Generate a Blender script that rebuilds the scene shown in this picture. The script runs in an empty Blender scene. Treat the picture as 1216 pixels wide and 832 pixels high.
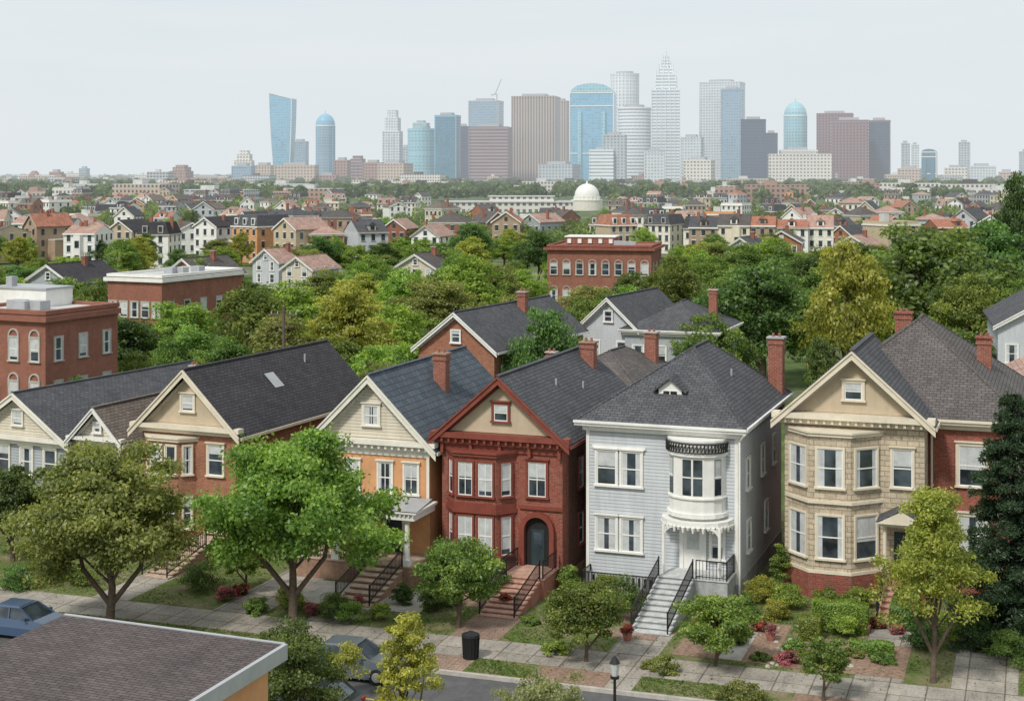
import bpy, math, random
import numpy as np
from mathutils import Vector, Matrix
random.seed(7); rng=np.random.default_rng(7)
F=1800.0; H=21.0; CX=608.0; HV=205.0
def wx(u,Y): return (u-CX)/F*Y
def wz(v,Y): return H-(v-HV)*Y/F
def gnd(u,v):
    Y=F*H/(v-HV); return (wx(u,Y),Y)
scene=bpy.context.scene
COL=scene.collection
def link(o): COL.objects.link(o); return o
# ------------------------------------------------------------ materials
def nm(name,rough=.8,spec=.3):
    m=bpy.data.materials.new(name); m.use_nodes=True; nt=m.node_tree
    b=nt.nodes['Principled BSDF']; b.inputs['Roughness'].default_value=rough
    b.inputs['Specular IOR Level'].default_value=spec
    return m,nt,b
def nd(nt,t,**k):
    n=nt.nodes.new(t)
    for a,v in k.items():
        if a in n.inputs.keys(): n.inputs[a].default_value=v
        else: setattr(n,a,v)
    return n
def lk(nt,a,b): nt.links.new(a,b)
def c4(c): return (c[0],c[1],c[2],1)
def mul(c,k): return tuple(min(1,x*k) for x in c)
def mixc(nt,fac,a,b,bt='MIX'):
    n=nt.nodes.new('ShaderNodeMix'); n.data_type='RGBA'; n.blend_type=bt
    for i,v in ((0,fac),(6,a),(7,b)):
        if hasattr(v,'is_linked'): lk(nt,v,n.inputs[i])
        else: n.inputs[i].default_value=v if i==0 else c4(v)
    return n.outputs[2]
def math_(nt,op,a,b=None):
    n=nt.nodes.new('ShaderNodeMath'); n.operation=op
    for i,v in ((0,a),(1,b)):
        if v is None: continue
        if hasattr(v,'is_linked'): lk(nt,v,n.inputs[i])
        else: n.inputs[i].default_value=v
    return n.outputs[0]
def noise(nt,scale,vec=None,detail=4,rough=.6):
    n=nd(nt,'ShaderNodeTexNoise'); n.inputs['Scale'].default_value=scale
    n.inputs['Detail'].default_value=detail; n.inputs['Roughness'].default_value=rough
    if vec is not None: lk(nt,vec,n.inputs['Vector'])
    return n.outputs['Fac']
def ramp(nt,f,p0,p1):
    n=nt.nodes.new('ShaderNodeMapRange'); lk(nt,f,n.inputs[0])
    n.inputs[1].default_value=p0; n.inputs[2].default_value=p1
    return n.outputs[0]
def coords(nt): return nt.nodes.new('ShaderNodeTexCoord')
def bump(nt,b,h,dist,strength=1):
    n=nt.nodes.new('ShaderNodeBump'); n.inputs['Distance'].default_value=dist; n.inputs['Strength'].default_value=strength
    lk(nt,h,n.inputs['Height']); lk(nt,n.outputs[0],b.inputs['Normal'])
def streaks(nt,t):
    mp=nt.nodes.new('ShaderNodeMapping'); mp.inputs['Scale'].default_value=(3.5,.35,1); lk(nt,t.outputs['UV'],mp.inputs[0])
    return noise(nt,1.0,mp.outputs[0],5,.7)
def m_plain(name,c,rough=.7,var=.18,scale=1.2,spec=.3):
    m,nt,b=nm(name,rough,spec); t=coords(nt)
    f=noise(nt,scale,t.outputs['Object'],6,.65); s=streaks(nt,t)
    o=mixc(nt,ramp(nt,f,.3,.7),mul(c,1-var),mul(c,1+var))
    lk(nt,mixc(nt,1.0,o,mixc(nt,ramp(nt,s,.5,.8),(1,1,1),(1-var*1.2,)*3),'MULTIPLY'),b.inputs['Base Color'])
    return m
def m_brick(name,c1,c2,mortar,bw=.24,bh=.085,ms=.012,off=.5,bd=.01,rough=.85,wet=.25,patch=.28):
    m,nt,b=nm(name,rough,.2); t=coords(nt)
    br=nt.nodes.new('ShaderNodeTexBrick'); lk(nt,t.outputs['UV'],br.inputs['Vector'])
    br.inputs['Scale'].default_value=1; br.inputs['Brick Width'].default_value=bw; br.inputs['Row Height'].default_value=bh
    br.inputs['Mortar Size'].default_value=ms; br.inputs['Color1'].default_value=c4(c1); br.inputs['Color2'].default_value=c4(c2)
    br.inputs['Mortar'].default_value=c4(mortar); br.offset=off
    f=noise(nt,.55,t.outputs['Object'],6,.7); g=noise(nt,9,t.outputs['Object'],3,.6); s=streaks(nt,t)
    k=mixc(nt,ramp(nt,f,.3,.75),(1.1,1.08,1.05),(1-patch,)*3); k2=mixc(nt,ramp(nt,g,.3,.7),(1-wet,)*3,(1.1,1.1,1.1)); k3=mixc(nt,ramp(nt,s,.5,.8),(1,1,1),(1-patch*.9,)*3)
    o=mixc(nt,1.0,br.outputs['Color'],k,'MULTIPLY'); o=mixc(nt,1.0,o,k2,'MULTIPLY'); o=mixc(nt,1.0,o,k3,'MULTIPLY')
    lk(nt,o,b.inputs['Base Color'])
    bump(nt,b,math_(nt,'SUBTRACT',1.0,br.outputs['Fac']),bd)
    return m
def m_siding(name,c,h=.17,patch=.16):
    m,nt,b=nm(name,.6,.3); t=coords(nt); s=nt.nodes.new('ShaderNodeSeparateXYZ'); lk(nt,t.outputs['UV'],s.inputs[0])
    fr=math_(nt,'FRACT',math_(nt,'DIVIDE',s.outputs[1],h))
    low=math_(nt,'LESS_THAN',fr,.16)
    f=noise(nt,.8,t.outputs['Object'],6,.7); st=streaks(nt,t)
    base=mixc(nt,ramp(nt,f,.3,.75),c,mul(c,1-patch*1.2)); base=mixc(nt,ramp(nt,st,.45,.8),base,mul(c,1-patch*1.7))
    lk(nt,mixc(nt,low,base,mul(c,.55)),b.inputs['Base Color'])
    bump(nt,b,math_(nt,'SUBTRACT',1.0,fr),.025)
    return m
def m_shingle(name,c,row=.2,bw=.36):
    return m_brick(name,mul(c,1.22),mul(c,.88),mul(c,.42),bw,row,.014,.5,.02,.85,.2,.28)
def m_glass(name,c=(.03,.04,.05)):
    m,nt,b=nm(name,.04,.8); t=coords(nt)
    f=noise(nt,.9,t.outputs['Object'],2)
    lk(nt,mixc(nt,ramp(nt,f,.35,.65),mul(c,.5),mul(c,2.4)),b.inputs['Base Color']); return m
def m_facade(name,wall,glass,cw=4.,fh=4.2,fx=.6,fy=.55,rough=.35,grough=.12):
    m,nt,b=nm(name,rough,.5); t=coords(nt); s=nt.nodes.new('ShaderNodeSeparateXYZ'); lk(nt,t.outputs['UV'],s.inputs[0])
    ax=math_(nt,'DIVIDE',s.outputs[0],cw); ay=math_(nt,'DIVIDE',s.outputs[1],fh)
    mx=math_(nt,'LESS_THAN',math_(nt,'FRACT',ax),fx); my=math_(nt,'LESS_THAN',math_(nt,'FRACT',ay),fy)
    mk=math_(nt,'MULTIPLY',mx,my)
    cx=nt.nodes.new('ShaderNodeCombineXYZ'); lk(nt,math_(nt,'FLOOR',ax),cx.inputs[0]); lk(nt,math_(nt,'FLOOR',ay),cx.inputs[1])
    wn=nt.nodes.new('ShaderNodeTexWhiteNoise'); wn.noise_dimensions='2D'; lk(nt,cx.outputs[0],wn.inputs['Vector'])
    big=noise(nt,.02,t.outputs['Object'],3,.5)
    g=mixc(nt,wn.outputs['Value'],mul(glass,.7),mul(glass,1.3))
    g=mixc(nt,ramp(nt,big,.2,.8),g,mul(glass,1.2))
    w=mixc(nt,ramp(nt,big,.3,.7),mul(wall,.93),mul(wall,1.06))
    lk(nt,mixc(nt,mk,w,g),b.inputs['Base Color'])
    r=nt.nodes.new('ShaderNodeMapRange'); lk(nt,mk,r.inputs[0]); r.inputs[3].default_value=rough+.25; r.inputs[4].default_value=grough
    lk(nt,r.outputs[0],b.inputs['Roughness'])
    return m
def m_leaf(name,dark,light,hv=.12):
    m=bpy.data.materials.new(name); m.use_nodes=True; nt=m.node_tree; nt.nodes.clear()
    out=nt.nodes.new('ShaderNodeOutputMaterial')
    a=nt.nodes.new('ShaderNodeAttribute'); a.attribute_name='Col'
    oi=nt.nodes.new('ShaderNodeObjectInfo')
    c=mixc(nt,a.outputs['Fac'],dark,light)
    hs=nt.nodes.new('ShaderNodeHueSaturation'); lk(nt,c,hs.inputs['Color']); hs.inputs['Saturation'].default_value=.93
    mr=nt.nodes.new('ShaderNodeMapRange'); lk(nt,oi.outputs['Random'],mr.inputs[0]); mr.inputs[3].default_value=.5-hv*.3; mr.inputs[4].default_value=.5+hv*.12
    lk(nt,mr.outputs[0],hs.inputs['Hue'])
    mv=nt.nodes.new('ShaderNodeMapRange'); lk(nt,math_(nt,'FRACT',math_(nt,'MULTIPLY',oi.outputs['Random'],7.3)),mv.inputs[0]); mv.inputs[3].default_value=1-hv*1.5; mv.inputs[4].default_value=1+hv*3.5
    lk(nt,mv.outputs[0],hs.inputs['Value'])
    d=nt.nodes.new('ShaderNodeBsdfDiffuse'); tr=nt.nodes.new('ShaderNodeBsdfTranslucent'); gl=nt.nodes.new('ShaderNodeBsdfGlossy')
    gl.inputs['Roughness'].default_value=.45; gl.inputs['Color'].default_value=(.6,.6,.6,1)
    lk(nt,hs.outputs[0],d.inputs[0]); lk(nt,mixc(nt,1.0,hs.outputs[0],(1.6,1.55,.8),'MULTIPLY'),tr.inputs[0])
    m1=nt.nodes.new('ShaderNodeMixShader'); m1.inputs[0].default_value=.48; lk(nt,d.outputs[0],m1.inputs[1]); lk(nt,tr.outputs[0],m1.inputs[2])
    m2=nt.nodes.new('ShaderNodeMixShader'); m2.inputs[0].default_value=.04; lk(nt,m1.outputs[0],m2.inputs[1]); lk(nt,gl.outputs[0],m2.inputs[2])
    lk(nt,m2.outputs[0],out.inputs[0]); return m

M={}
M['white']=m_plain('white_paint',(.76,.75,.71),.5,.08)
M['offwhite']=m_plain('off_white_paint',(.72,.69,.60),.5,.09)
M['cream']=m_plain('cream_paint',(.69,.62,.49),.5,.10)
M['tan']=m_plain('tan_paint',(.50,.41,.29),.6,.1)
M['redtrim']=m_plain('red_brown_trim',(.22,.06,.042),.5,.18)
M['orangewall']=m_plain('peach_stucco',(.60,.31,.15),.8,.14)
M['brown']=m_plain('brown_wood',(.16,.09,.055),.7,.2)
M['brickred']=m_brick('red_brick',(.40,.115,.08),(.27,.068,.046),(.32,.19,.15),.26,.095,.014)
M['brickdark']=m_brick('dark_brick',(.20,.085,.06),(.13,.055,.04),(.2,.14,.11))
M['brickorange']=m_brick('orange_brick',(.46,.18,.105),(.35,.125,.075),(.42,.29,.21))
M['brickchim']=m_brick('chimney_brick',(.42,.13,.085),(.31,.085,.055),(.36,.24,.19),.26,.1,.016)
M['brickfar']=m_brick('warehouse_brick',(.38,.13,.09),(.29,.095,.068),(.36,.24,.18))
M['bricktan']=m_brick('tan_brick',(.50,.36,.25),(.42,.30,.20),(.46,.38,.3))
M['stone']=m_brick('limestone_blocks',(.62,.53,.40),(.48,.41,.31),(.36,.30,.23),.55,.26,.02,.5,.015,.85,.2,.22)
M['sidewhite']=m_siding('pale_blue_grey_clapboard',(.56,.59,.61))
M['sidegrey']=m_siding('grey_clapboard',(.42,.45,.47))
M['sidecream']=m_siding('cream_clapboard',(.66,.60,.48))
M['roofdark']=m_shingle('charcoal_shingles',(.066,.063,.070))
M['roofgrey']=m_shingle('grey_shingles',(.105,.108,.118))
M['roofblue']=m_shingle('blue_slate',(.10,.12,.145),.36,.5)
M['roofbrown']=m_shingle('brown_shingles',(.20,.165,.14))
M['roofwarm']=m_shingle('weathered_shingles',(.135,.122,.118))
M['roofnear']=m_shingle('near_shingles',(.12,.10,.098),.16,.4)
M['roofred']=m_shingle('red_roof_tiles',(.42,.19,.13),.4,.5)
M['roofrose']=m_shingle('faded_red_tiles',(.45,.30,.25),.4,.5)
M['roofflat']=m_plain('flat_roof_membrane',(.52,.52,.50),.9,.15,.3)
M['glass']=m_glass('window_glass')
M['blind']=m_plain('window_blind',(.52,.54,.54),.15,.2,2.2,.6)
M['iron']=m_plain('black_iron',(.018,.018,.02),.5,.1)
M['conc']=m_plain('concrete',(.42,.39,.35),.9,.22,1.5)
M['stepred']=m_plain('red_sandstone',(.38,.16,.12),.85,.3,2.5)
M['treadred']=m_plain('pale_sandstone_tread',(.48,.29,.22),.85,.3,2.5)  # treads paler than risers: their light contrast is put into the colour
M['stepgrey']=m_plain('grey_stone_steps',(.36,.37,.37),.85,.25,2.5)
M['treadgrey']=m_plain('pale_grey_stone_tread',(.50,.51,.50),.85,.22,2.5)  # lighter than the grey risers, lit tops painted by colour
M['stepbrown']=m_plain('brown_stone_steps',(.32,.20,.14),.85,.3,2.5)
M['treadbrown']=m_plain('pale_brown_stone_tread',(.45,.34,.26),.85,.3,2.5)  # paler brown paints the lit tread against its riser
M['doordark']=m_plain('dark_door',(.03,.05,.055),.4,.2)
M['dark']=m_plain('dark_recess',(.02,.018,.018),.8,.1)  # near-black colour painted as the shade inside openings
M['bark']=m_plain('bark',(.12,.09,.065),.95,.35,6)
M['mulch']=m_plain('mulch',(.27,.18,.13),.95,.4,5)
M['metal']=m_plain('grey_metal',(.38,.39,.40),.4,.1)
M['slab']=m_brick('sidewalk_slabs',(.48,.44,.39),(.39,.355,.315),(.22,.19,.16),1.5,1.5,.03,0,.01,.9,.28,.5)
M['paver']=m_brick('brick_pavers',(.42,.29,.23),(.35,.24,.19),(.24,.19,.15),.4,.2,.015,.5,.01,.9,.25,.4)
M['asphalt']=m_plain('asphalt',(.10,.10,.10),.9,.25,1.5)
M['yellow']=m_plain('yellow_line_paint',(.55,.38,.06),.7,.15,3)
def m_ground(name,a,b_,c,s1,s2,lo=.5):
    m,nt,b=nm(name,.95,.1); t=coords(nt)
    f=noise(nt,s1,t.outputs['Object'],8,.7); g=noise(nt,s2,t.outputs['Object'],6,.7)
    x=mixc(nt,ramp(nt,f,.38,.62),a,b_); x=mixc(nt,ramp(nt,g,lo,lo+.2),x,c)
    lk(nt,x,b.inputs['Base Color']); bump(nt,b,f,.05); return m
M['grass']=m_ground('grass',(.07,.11,.027),(.15,.19,.055),(.26,.21,.14),6,.45,.44)
M['ground']=m_ground('ground_cover',(.06,.095,.03),(.12,.16,.055),(.28,.26,.22),.25,.03)
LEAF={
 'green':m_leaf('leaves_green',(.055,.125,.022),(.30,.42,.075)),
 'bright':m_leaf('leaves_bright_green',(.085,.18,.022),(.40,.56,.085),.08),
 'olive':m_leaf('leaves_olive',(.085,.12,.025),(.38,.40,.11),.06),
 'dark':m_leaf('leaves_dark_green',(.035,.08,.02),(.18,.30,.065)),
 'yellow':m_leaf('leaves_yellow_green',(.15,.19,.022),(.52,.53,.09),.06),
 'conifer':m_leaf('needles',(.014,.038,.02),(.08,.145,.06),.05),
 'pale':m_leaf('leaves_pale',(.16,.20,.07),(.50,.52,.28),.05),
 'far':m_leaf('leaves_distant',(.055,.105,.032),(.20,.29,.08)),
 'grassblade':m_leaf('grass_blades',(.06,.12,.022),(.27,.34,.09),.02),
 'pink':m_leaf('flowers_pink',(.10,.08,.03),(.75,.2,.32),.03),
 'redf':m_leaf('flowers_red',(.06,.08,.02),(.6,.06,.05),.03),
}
# ------------------------------------------------------------ mesh builder
PARTMAT={'walls':'brickred','trim':'white','roof':'roofgrey','window_glass':'glass','window_blinds':'blind','sashes':'white',
 'railings':'iron','steps':'stepgrey','steps_treads':'treadgrey','foundation':'conc','chimney':'brickchim','door':'doordark','recess':'dark'}
class MB:
    def __init__(s,name,loc=(0,0,0),rot=0,**mats):
        s.name=name; s.loc=loc; s.rot=rot; s.mats=dict(PARTMAT); s.mats.update(mats); s.p={}; s.M=Matrix.Identity(4)
    def poly(s,part,pts):
        v,f=s.p.setdefault(part,([],[])); n=len(v)
        for q in pts: v.append(tuple(s.M@Vector(q)))
        f.append(list(range(n,n+len(pts))))
    def mesh(s,part,pts,faces):
        v,f=s.p.setdefault(part,([],[])); n=len(v)
        for q in pts: v.append(tuple(s.M@Vector(q)))
        for g in faces: f.append([n+i for i in g])
    def box(s,part,x0,x1,y0,y1,z0,z1):
        s.mesh(part,[(x0,y0,z0),(x1,y0,z0),(x1,y1,z0),(x0,y1,z0),(x0,y0,z1),(x1,y0,z1),(x1,y1,z1),(x0,y1,z1)],
          [(0,3,2,1),(4,5,6,7),(0,1,5,4),(1,2,6,5),(2,3,7,6),(3,0,4,7)])
    def prism(s,part,prof,y0,y1):
        n=len(prof); pts=[(x,y0,z) for x,z in prof]+[(x,y1,z) for x,z in prof]
        s.mesh(part,pts,[tuple(range(n)),tuple(range(2*n-1,n-1,-1))]+[(i,n+i,n+(i+1)%n,(i+1)%n) for i in range(n)])
    def vprism(s,part,prof,z0,z1):
        n=len(prof); pts=[(x,y,z0) for x,y in prof]+[(x,y,z1) for x,y in prof]
        s.mesh(part,pts,[tuple(range(n-1,-1,-1)),tuple(range(n,2*n))]+[(i,(i+1)%n,n+(i+1)%n,n+i) for i in range(n)])
    def loft(s,part,profs):
        n=len(profs[0]); pts=[p for r in profs for p in r]; fs=[]
        for k in range(len(profs)-1):
            for i in range(n): fs.append((k*n+i,k*n+(i+1)%n,(k+1)*n+(i+1)%n,(k+1)*n+i))
        fs.append(tuple(range(n-1,-1,-1))); fs.append(tuple(range((len(profs)-1)*n,len(profs)*n)))
        s.mesh(part,pts,fs)
    def cyl(s,part,x,y,z0,z1,r0,r1=None,n=10):
        r1=r0 if r1 is None else r1
        s.loft(part,[[(x+r*math.cos(2*math.pi*i/n),y+r*math.sin(2*math.pi*i/n),z) for i in range(n)] for r,z in ((r0,z0),(r1,z1))])
    def beam(s,part,p,q,t,t2=None):
        p=Vector(p);q=Vector(q); d=(q-p).normalized(); u=Vector((0,0,1)) if abs(d.z)<.95 else Vector((1,0,0))
        a=d.cross(u).normalized()*t/2; b=a.cross(d).normalized()*(t2 or t)/2
        s.mesh(part,[p-a-b,p+a-b,p+a+b,p-a+b,q-a-b,q+a-b,q+a+b,q-a+b],[(0,3,2,1),(4,5,6,7),(0,1,5,4),(1,2,6,5),(2,3,7,6),(3,0,4,7)])
    def build(s,single=False):
        keys=list(s.p.keys())
        def mk(name,vs,fs,mi,mats):
            me=bpy.data.meshes.new(name); me.from_pydata(vs,[],fs)
            for m in mats: me.materials.append(m)
            if mi is not None: me.polygons.foreach_set('material_index',mi)
            uv=me.uv_layers.new(name='UVMap').data
            arr=np.zeros(len(me.loops)*2,dtype=np.float32)
            vv=[Vector(v) for v in vs]
            for pl in me.polygons:
                n=pl.normal
                if abs(n.z)>.999: t=Vector((1,0,0)); b=Vector((0,1,0))
                else:
                    t=Vector((0,0,1)).cross(n).normalized(); b=n.cross(t)
                for li,vi in zip(pl.loop_indices,pl.vertices):
                    q=vv[vi]; arr[2*li]=q.dot(t); arr[2*li+1]=q.dot(b)
            uv.foreach_set('uv',arr); me.update(); return me
        if single:
            vs=[];fs=[];mi=[];mats=[];mn={}
            for k in keys:
                v,f=s.p[k]; n=len(vs); vs+=v; fs+=[[n+i for i in g] for g in f]
                mname=s.mats.get(k,k)
                if mname not in mn: mn[mname]=len(mats); mats.append(M[mname])
                mi+=[mn[mname]]*len(f)
            o=link(bpy.data.objects.new(s.name,mk(s.name,vs,fs,mi,mats)))
            o.location=s.loc; o.rotation_euler=(0,0,s.rot); return o
        e=link(bpy.data.objects.new(s.name,None)); e.location=s.loc; e.rotation_euler=(0,0,s.rot); e.empty_display_size=.1
        for k in keys:
            v,f=s.p[k]; o=link(bpy.data.objects.new(k,mk(s.name+'_'+k,v,f,None,[M[s.mats.get(k,k)]]))); o.parent=e
        return e
# ------------------------------------------------------------ architecture helpers
def win(b,x,z,w,h,y=0,c=.11,trim='trim',hood=True,cross=False):
    b.box('window_glass',x-w/2,x+w/2,y-.02,y+.04,z,z+h)
    b.box(trim,x-w/2-c,x-w/2,y-.09,y,z,z+h); b.box(trim,x+w/2,x+w/2+c,y-.09,y,z,z+h)
    b.box(trim,x-w/2-c,x+w/2+c,y-.09,y,z+h,z+h+c)
    b.box(trim,x-w/2-c-.05,x+w/2+c+.05,y-.16,y,z-.09,z)
    if hood: b.box(trim,x-w/2-c-.06,x+w/2+c+.06,y-.17,y,z+h+c,z+h+c+.07)
    s=.05
    b.box('sashes',x-w/2,x-w/2+s,y-.05,y-.021,z,z+h); b.box('sashes',x+w/2-s,x+w/2,y-.05,y-.021,z,z+h)
    b.box('sashes',x-w/2+s,x+w/2-s,y-.052,y-.021,z+h*.5-.03,z+h*.5+.03)
    b.box('sashes',x-w/2+s,x+w/2-s,y-.05,y-.021,z,z+s); b.box('sashes',x-w/2+s,x+w/2-s,y-.05,y-.021,z+h-s,z+h)
    if cross: b.box('sashes',x-.02,x+.02,y-.045,y-.022,z+s,z+h-s)
    r=random.random()
    if r<.5:
        k=random.choice([.45,.45,.6,.3,.85])
        b.box('window_blinds',x-w/2+s,x+w/2-s,y-.03,y-.0205,z+h*(1-k)+.01,z+h-s-.002)
    elif r<.85:
        g=random.choice([.22,.3,.12])
        for sx in (-1,1):
            xa=x+sx*(w/2-s); xb=x+sx*(w*g); b.box('window_blinds',min(xa,xb),max(xa,xb),y-.03,y-.0205,z+s+.002,z+h-s-.002)
def gable(b,x0,x1,y0,y1,ze,zp,oh=.45,fo=.45,t=.14,rake='trim',pb=.3,part='roof',att=None):
    xm=(x0+x1)/2; sl=(zp-ze)/(xm-x0); zE=ze-oh*sl
    b.prism(part,[(x0-oh,zE),(xm,zp),(xm,zp+t),(x0-oh-.02,zE+t)],y0-fo,y1+.3)
    b.prism(part,[(xm,zp),(x1+oh,zE),(x1+oh+.02,zE+t),(xm,zp+t)],y0-fo,y1+.3)
    b.beam(part,(xm,y0-fo,zp+t),(xm,y1+.3,zp+t),.26,.06)
    b.box('trim',x1+oh-.0,x1+oh+.1,y0-fo+.1,y1+.3,zE-.08,zE+.08)
    b.prism(rake,[(x0-oh-.03,zE-pb),(xm,zp-pb),(xm,zp+t-.05),(x0-oh-.03,zE+t-.05)],y0-fo-.06,y0-fo-.003)
    b.prism(rake,[(xm,zp-pb),(x1+oh+.03,zE-pb),(x1+oh+.03,zE+t-.05),(xm,zp+t-.05)],y0-fo-.06,y0-fo-.003)
    b.prism(rake,[(x0-oh-.03,zE+t-.16),(xm,zp+t-.16),(xm,zp+t-.05),(x0-oh-.03,zE+t-.05)],y0-fo-.13,y0-fo-.061)
    b.prism(rake,[(xm,zp+t-.16),(x1+oh+.03,zE+t-.16),(x1+oh+.03,zE+t-.05),(xm,zp+t-.05)],y0-fo-.13,y0-fo-.061)
    q=pb+.16
    b.prism(rake,[(x0+.1,ze-q+.1*sl+.1),(xm,zp-q),(xm,zp-pb+.02),(x0+.1,ze-pb+.1*sl+.12)],y0-.13,y0-.003)
    b.prism(rake,[(xm,zp-q),(x1-.1,ze-q+.1*sl+.1),(x1-.1,ze-pb+.1*sl+.12),(xm,zp-pb+.02)],y0-.13,y0-.003)
def pediment(b,x0,x1,ze,zp,part,y=0,d=.06,inset=.0):
    xm=(x0+x1)/2
    b.prism(part,[(x0+inset,ze),(x1-inset,ze),(xm,zp-inset*.5)],y-d,y)
def chimney(b,x,y,z0,z1,w=.7,d=.6,part='chimney'):
    b.box(part,x-w/2,x+w/2,y-d/2,y+d/2,z0,z1)
    b.box(part,x-w/2-.06,x+w/2+.06,y-d/2-.06,y+d/2+.06,z1-.32,z1-.16)
    b.box('foundation',x-w/2-.09,x+w/2+.09,y-d/2-.09,y+d/2+.09,z1,z1+.09)
    for k in (-.17,.17): b.cyl(part,x+k,y,z1+.09,z1+.3,.09,.075,8)
def steps(b,x0,x1,yt,zt,n,run=.34,part='steps',rails=True):
    r=zt/n
    for i in range(n):
        z=zt-i*r-r
        b.box(part,x0,x1,yt-(i+1)*run,yt-i*run,-.1,max(z,.02)+.0)
        b.box(part+'_treads',x0-.03,x1+.03,yt-(i+1)*run-.04,yt-i*run-.05,max(z,.02),max(z,.02)+.05)
    if rails:
        for x in (x0+.05,x1-.05):
            a=Vector((x,yt,zt)); c=Vector((x,yt-n*run,.1))
            for hh in (.92,.2): b.beam('railings',a+Vector((0,0,hh)),c+Vector((0,0,hh)),.05)
            m=int(n*run/.16)
            for k in range(m+1):
                p=a.lerp(c,k/m); b.beam('railings',p+Vector((0,0,0 if k in(0,m) else .15)),p+Vector((0,0,1.0 if k in (0,m) else .92)),.06 if k in (0,m) else .024)
def railing(b,p,q,h=.9,gap=.16,part='railings'):
    p=Vector(p);q=Vector(q); up=Vector((0,0,1)); n=max(2,int((q-p).length/gap))
    b.beam(part,p+up*h,q+up*h,.045); b.beam(part,p+up*.12,q+up*.12,.035)
    for k in range(n+1):
        c=p.lerp(q,k/n); b.beam(part,c,c+up*h,.05 if k in (0,n) else .024)
def wallM(b,p,q):
    p=Vector((p[0],p[1],0)); q=Vector((q[0],q[1],0)); L=(q-p).length; a=math.atan2(q.y-p.y,q.x-p.x)
    b.M=Matrix.Translation(p)@Matrix.Rotation(a,4,'Z'); return L
def bay(b,x0,x1,d,c,z0,z1,wins,part='walls',capp='trim',side=True,cross=False):
    pr=[(x0,0),(x0+c,-d),(x1-c,-d),(x1,0)]
    b.vprism(part,pr+[(x1,.1),(x0,.1)],z0,z1)
    e=.14; b.vprism(capp,[(x0-e,.0-.005),(x0+c-e*.5,-d-e),(x1-c+e*.5,-d-e),(x1+e,-.005)],z1,z1+.16)
    e=.22; b.vprism(capp,[(x0-e,.0-.006),(x0+c-e*.5,-d-e),(x1-c+e*.5,-d-e),(x1+e,-.006)],z1+.16,z1+.26)
    for zb,h,nf in wins:
        for i in range(3):
            if i!=1 and not side: continue
            L=wallM(b,pr[i],pr[i+1])
            if i==1:
                for k in range(nf): win(b,L*(k+.5)/nf,zb,min(L/nf-.32,1.25),h,c=.1,hood=False,cross=cross)
            else: win(b,L/2,zb,max(.4,L-.55),h,c=.09,hood=False)
            b.M=Matrix.Identity(4)
def hip(b,x0,x1,y0,y1,ze,zr,oh=.55,ry0=None,ry1=None,part='roof',rx=None,fascia='trim'):
    X0,X1,Y0,Y1=x0-oh,x1+oh,y0-oh,y1+oh; xm=(x0+x1)/2 if rx is None else rx
    r0=(xm,ry0,zr); r1=(xm,ry1,zr); z=ze+.16
    A,B,C,D=(X0,Y0,z),(X1,Y0,z),(X1,Y1,z),(X0,Y1,z)
    b.poly(part,[A,B,r0]); b.poly(part,[B,C,r1,r0]); b.poly(part,[C,D,r1]); b.poly(part,[D,A,r0,r1])
    b.box(fascia,X0+.03,X1-.03,Y0+.03,Y1-.03,ze-.04,ze+.155)
    b.box(fascia,x0-.18,x1+.18,y0-.18,y1+.18,ze-.32,ze-.04)
    b.beam(part,(r0[0],r0[1],r0[2]+.02),(r1[0],r1[1],r1[2]+.02),.16,.08)
    for q in (A,B): b.beam(part,q,r0,.14,.07)
    b.beam(part,C,r1,.14,.07)
    for a,c in ((A,B),(B,C)): b.beam(fascia,a,c,.12,.12)
def roofbits(b,x,y,z):
    b.cyl('vent_pipes',x,y,z,z+.55,.06,.06,8); b.mats['vent_pipes']='metal'
TH=math.radians(20)
def HB(name,x,y,th=TH,**k): return MB(name,(x,y,0),-th,**k)
def left_from_right(x,y,w,th): return x-w*math.cos(th), y+w*math.sin(th)

# ---- red brick house
w=6.6; ox,oy=left_from_right(2.56,76.8,w,TH)
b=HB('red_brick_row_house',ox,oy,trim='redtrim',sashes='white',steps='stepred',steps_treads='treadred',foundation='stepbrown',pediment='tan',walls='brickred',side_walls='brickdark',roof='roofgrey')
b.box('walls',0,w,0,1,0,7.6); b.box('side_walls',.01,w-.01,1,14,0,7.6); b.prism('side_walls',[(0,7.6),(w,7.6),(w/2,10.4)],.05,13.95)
b.box('foundation',-.05,w+.05,-.05,14,0,.55)
pediment(b,.1,w-.1,7.62,10.35,'pediment')
gable(b,0,w,0,14,7.6,10.5,.5,.55,pb=.32)
b.box('trim',-.5,w+.5,-.55,-.005,7.32,7.6); b.box('trim',-.3,w+.3,-.3,-.004,7.0,7.32); b.box('trim',-.05,w+.05,-.1,-.003,6.65,7.0)
for i in range(17): b.box('trim',.1+i*.395,.22+i*.395,-.48,-.3,7.1,7.32)
for i in range(5): b.box('trim',.0+i*1.6,.16+i*1.6,-.25,-.1,6.5,7.0)
win(b,w/2,8.25,.75,.85,y=-.06,c=.13)
bay(b,.35,4.05,.85,.75,.3,6.5,[(1.5,1.95,2),(4.5,1.7,2)],cross=True)
b.vprism('trim',[(.2,-.007),(1.02,-1.02),(3.38,-1.02),(4.2,-.007)],3.62,3.8); b.vprism('trim',[(.28,-.008),(1.06,-.95),(3.34,-.95),(4.12,-.008)],3.8,4.1)
win(b,5.25,4.5,.95,1.75,c=.13,cross=True)
b.box('trim',4.3,w+.05,-.12,-.002,3.85,4.02)
def arch(b,part,x,z,w_,h,y,n=14):
    r=w_/2; pts=[(x-r,y,z),(x+r,y,z)]+[(x+r*math.cos(math.pi*i/n),y,z+h-r+r*math.sin(math.pi*i/n)) for i in range(n+1)]
    b.poly(part,pts)
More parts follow.
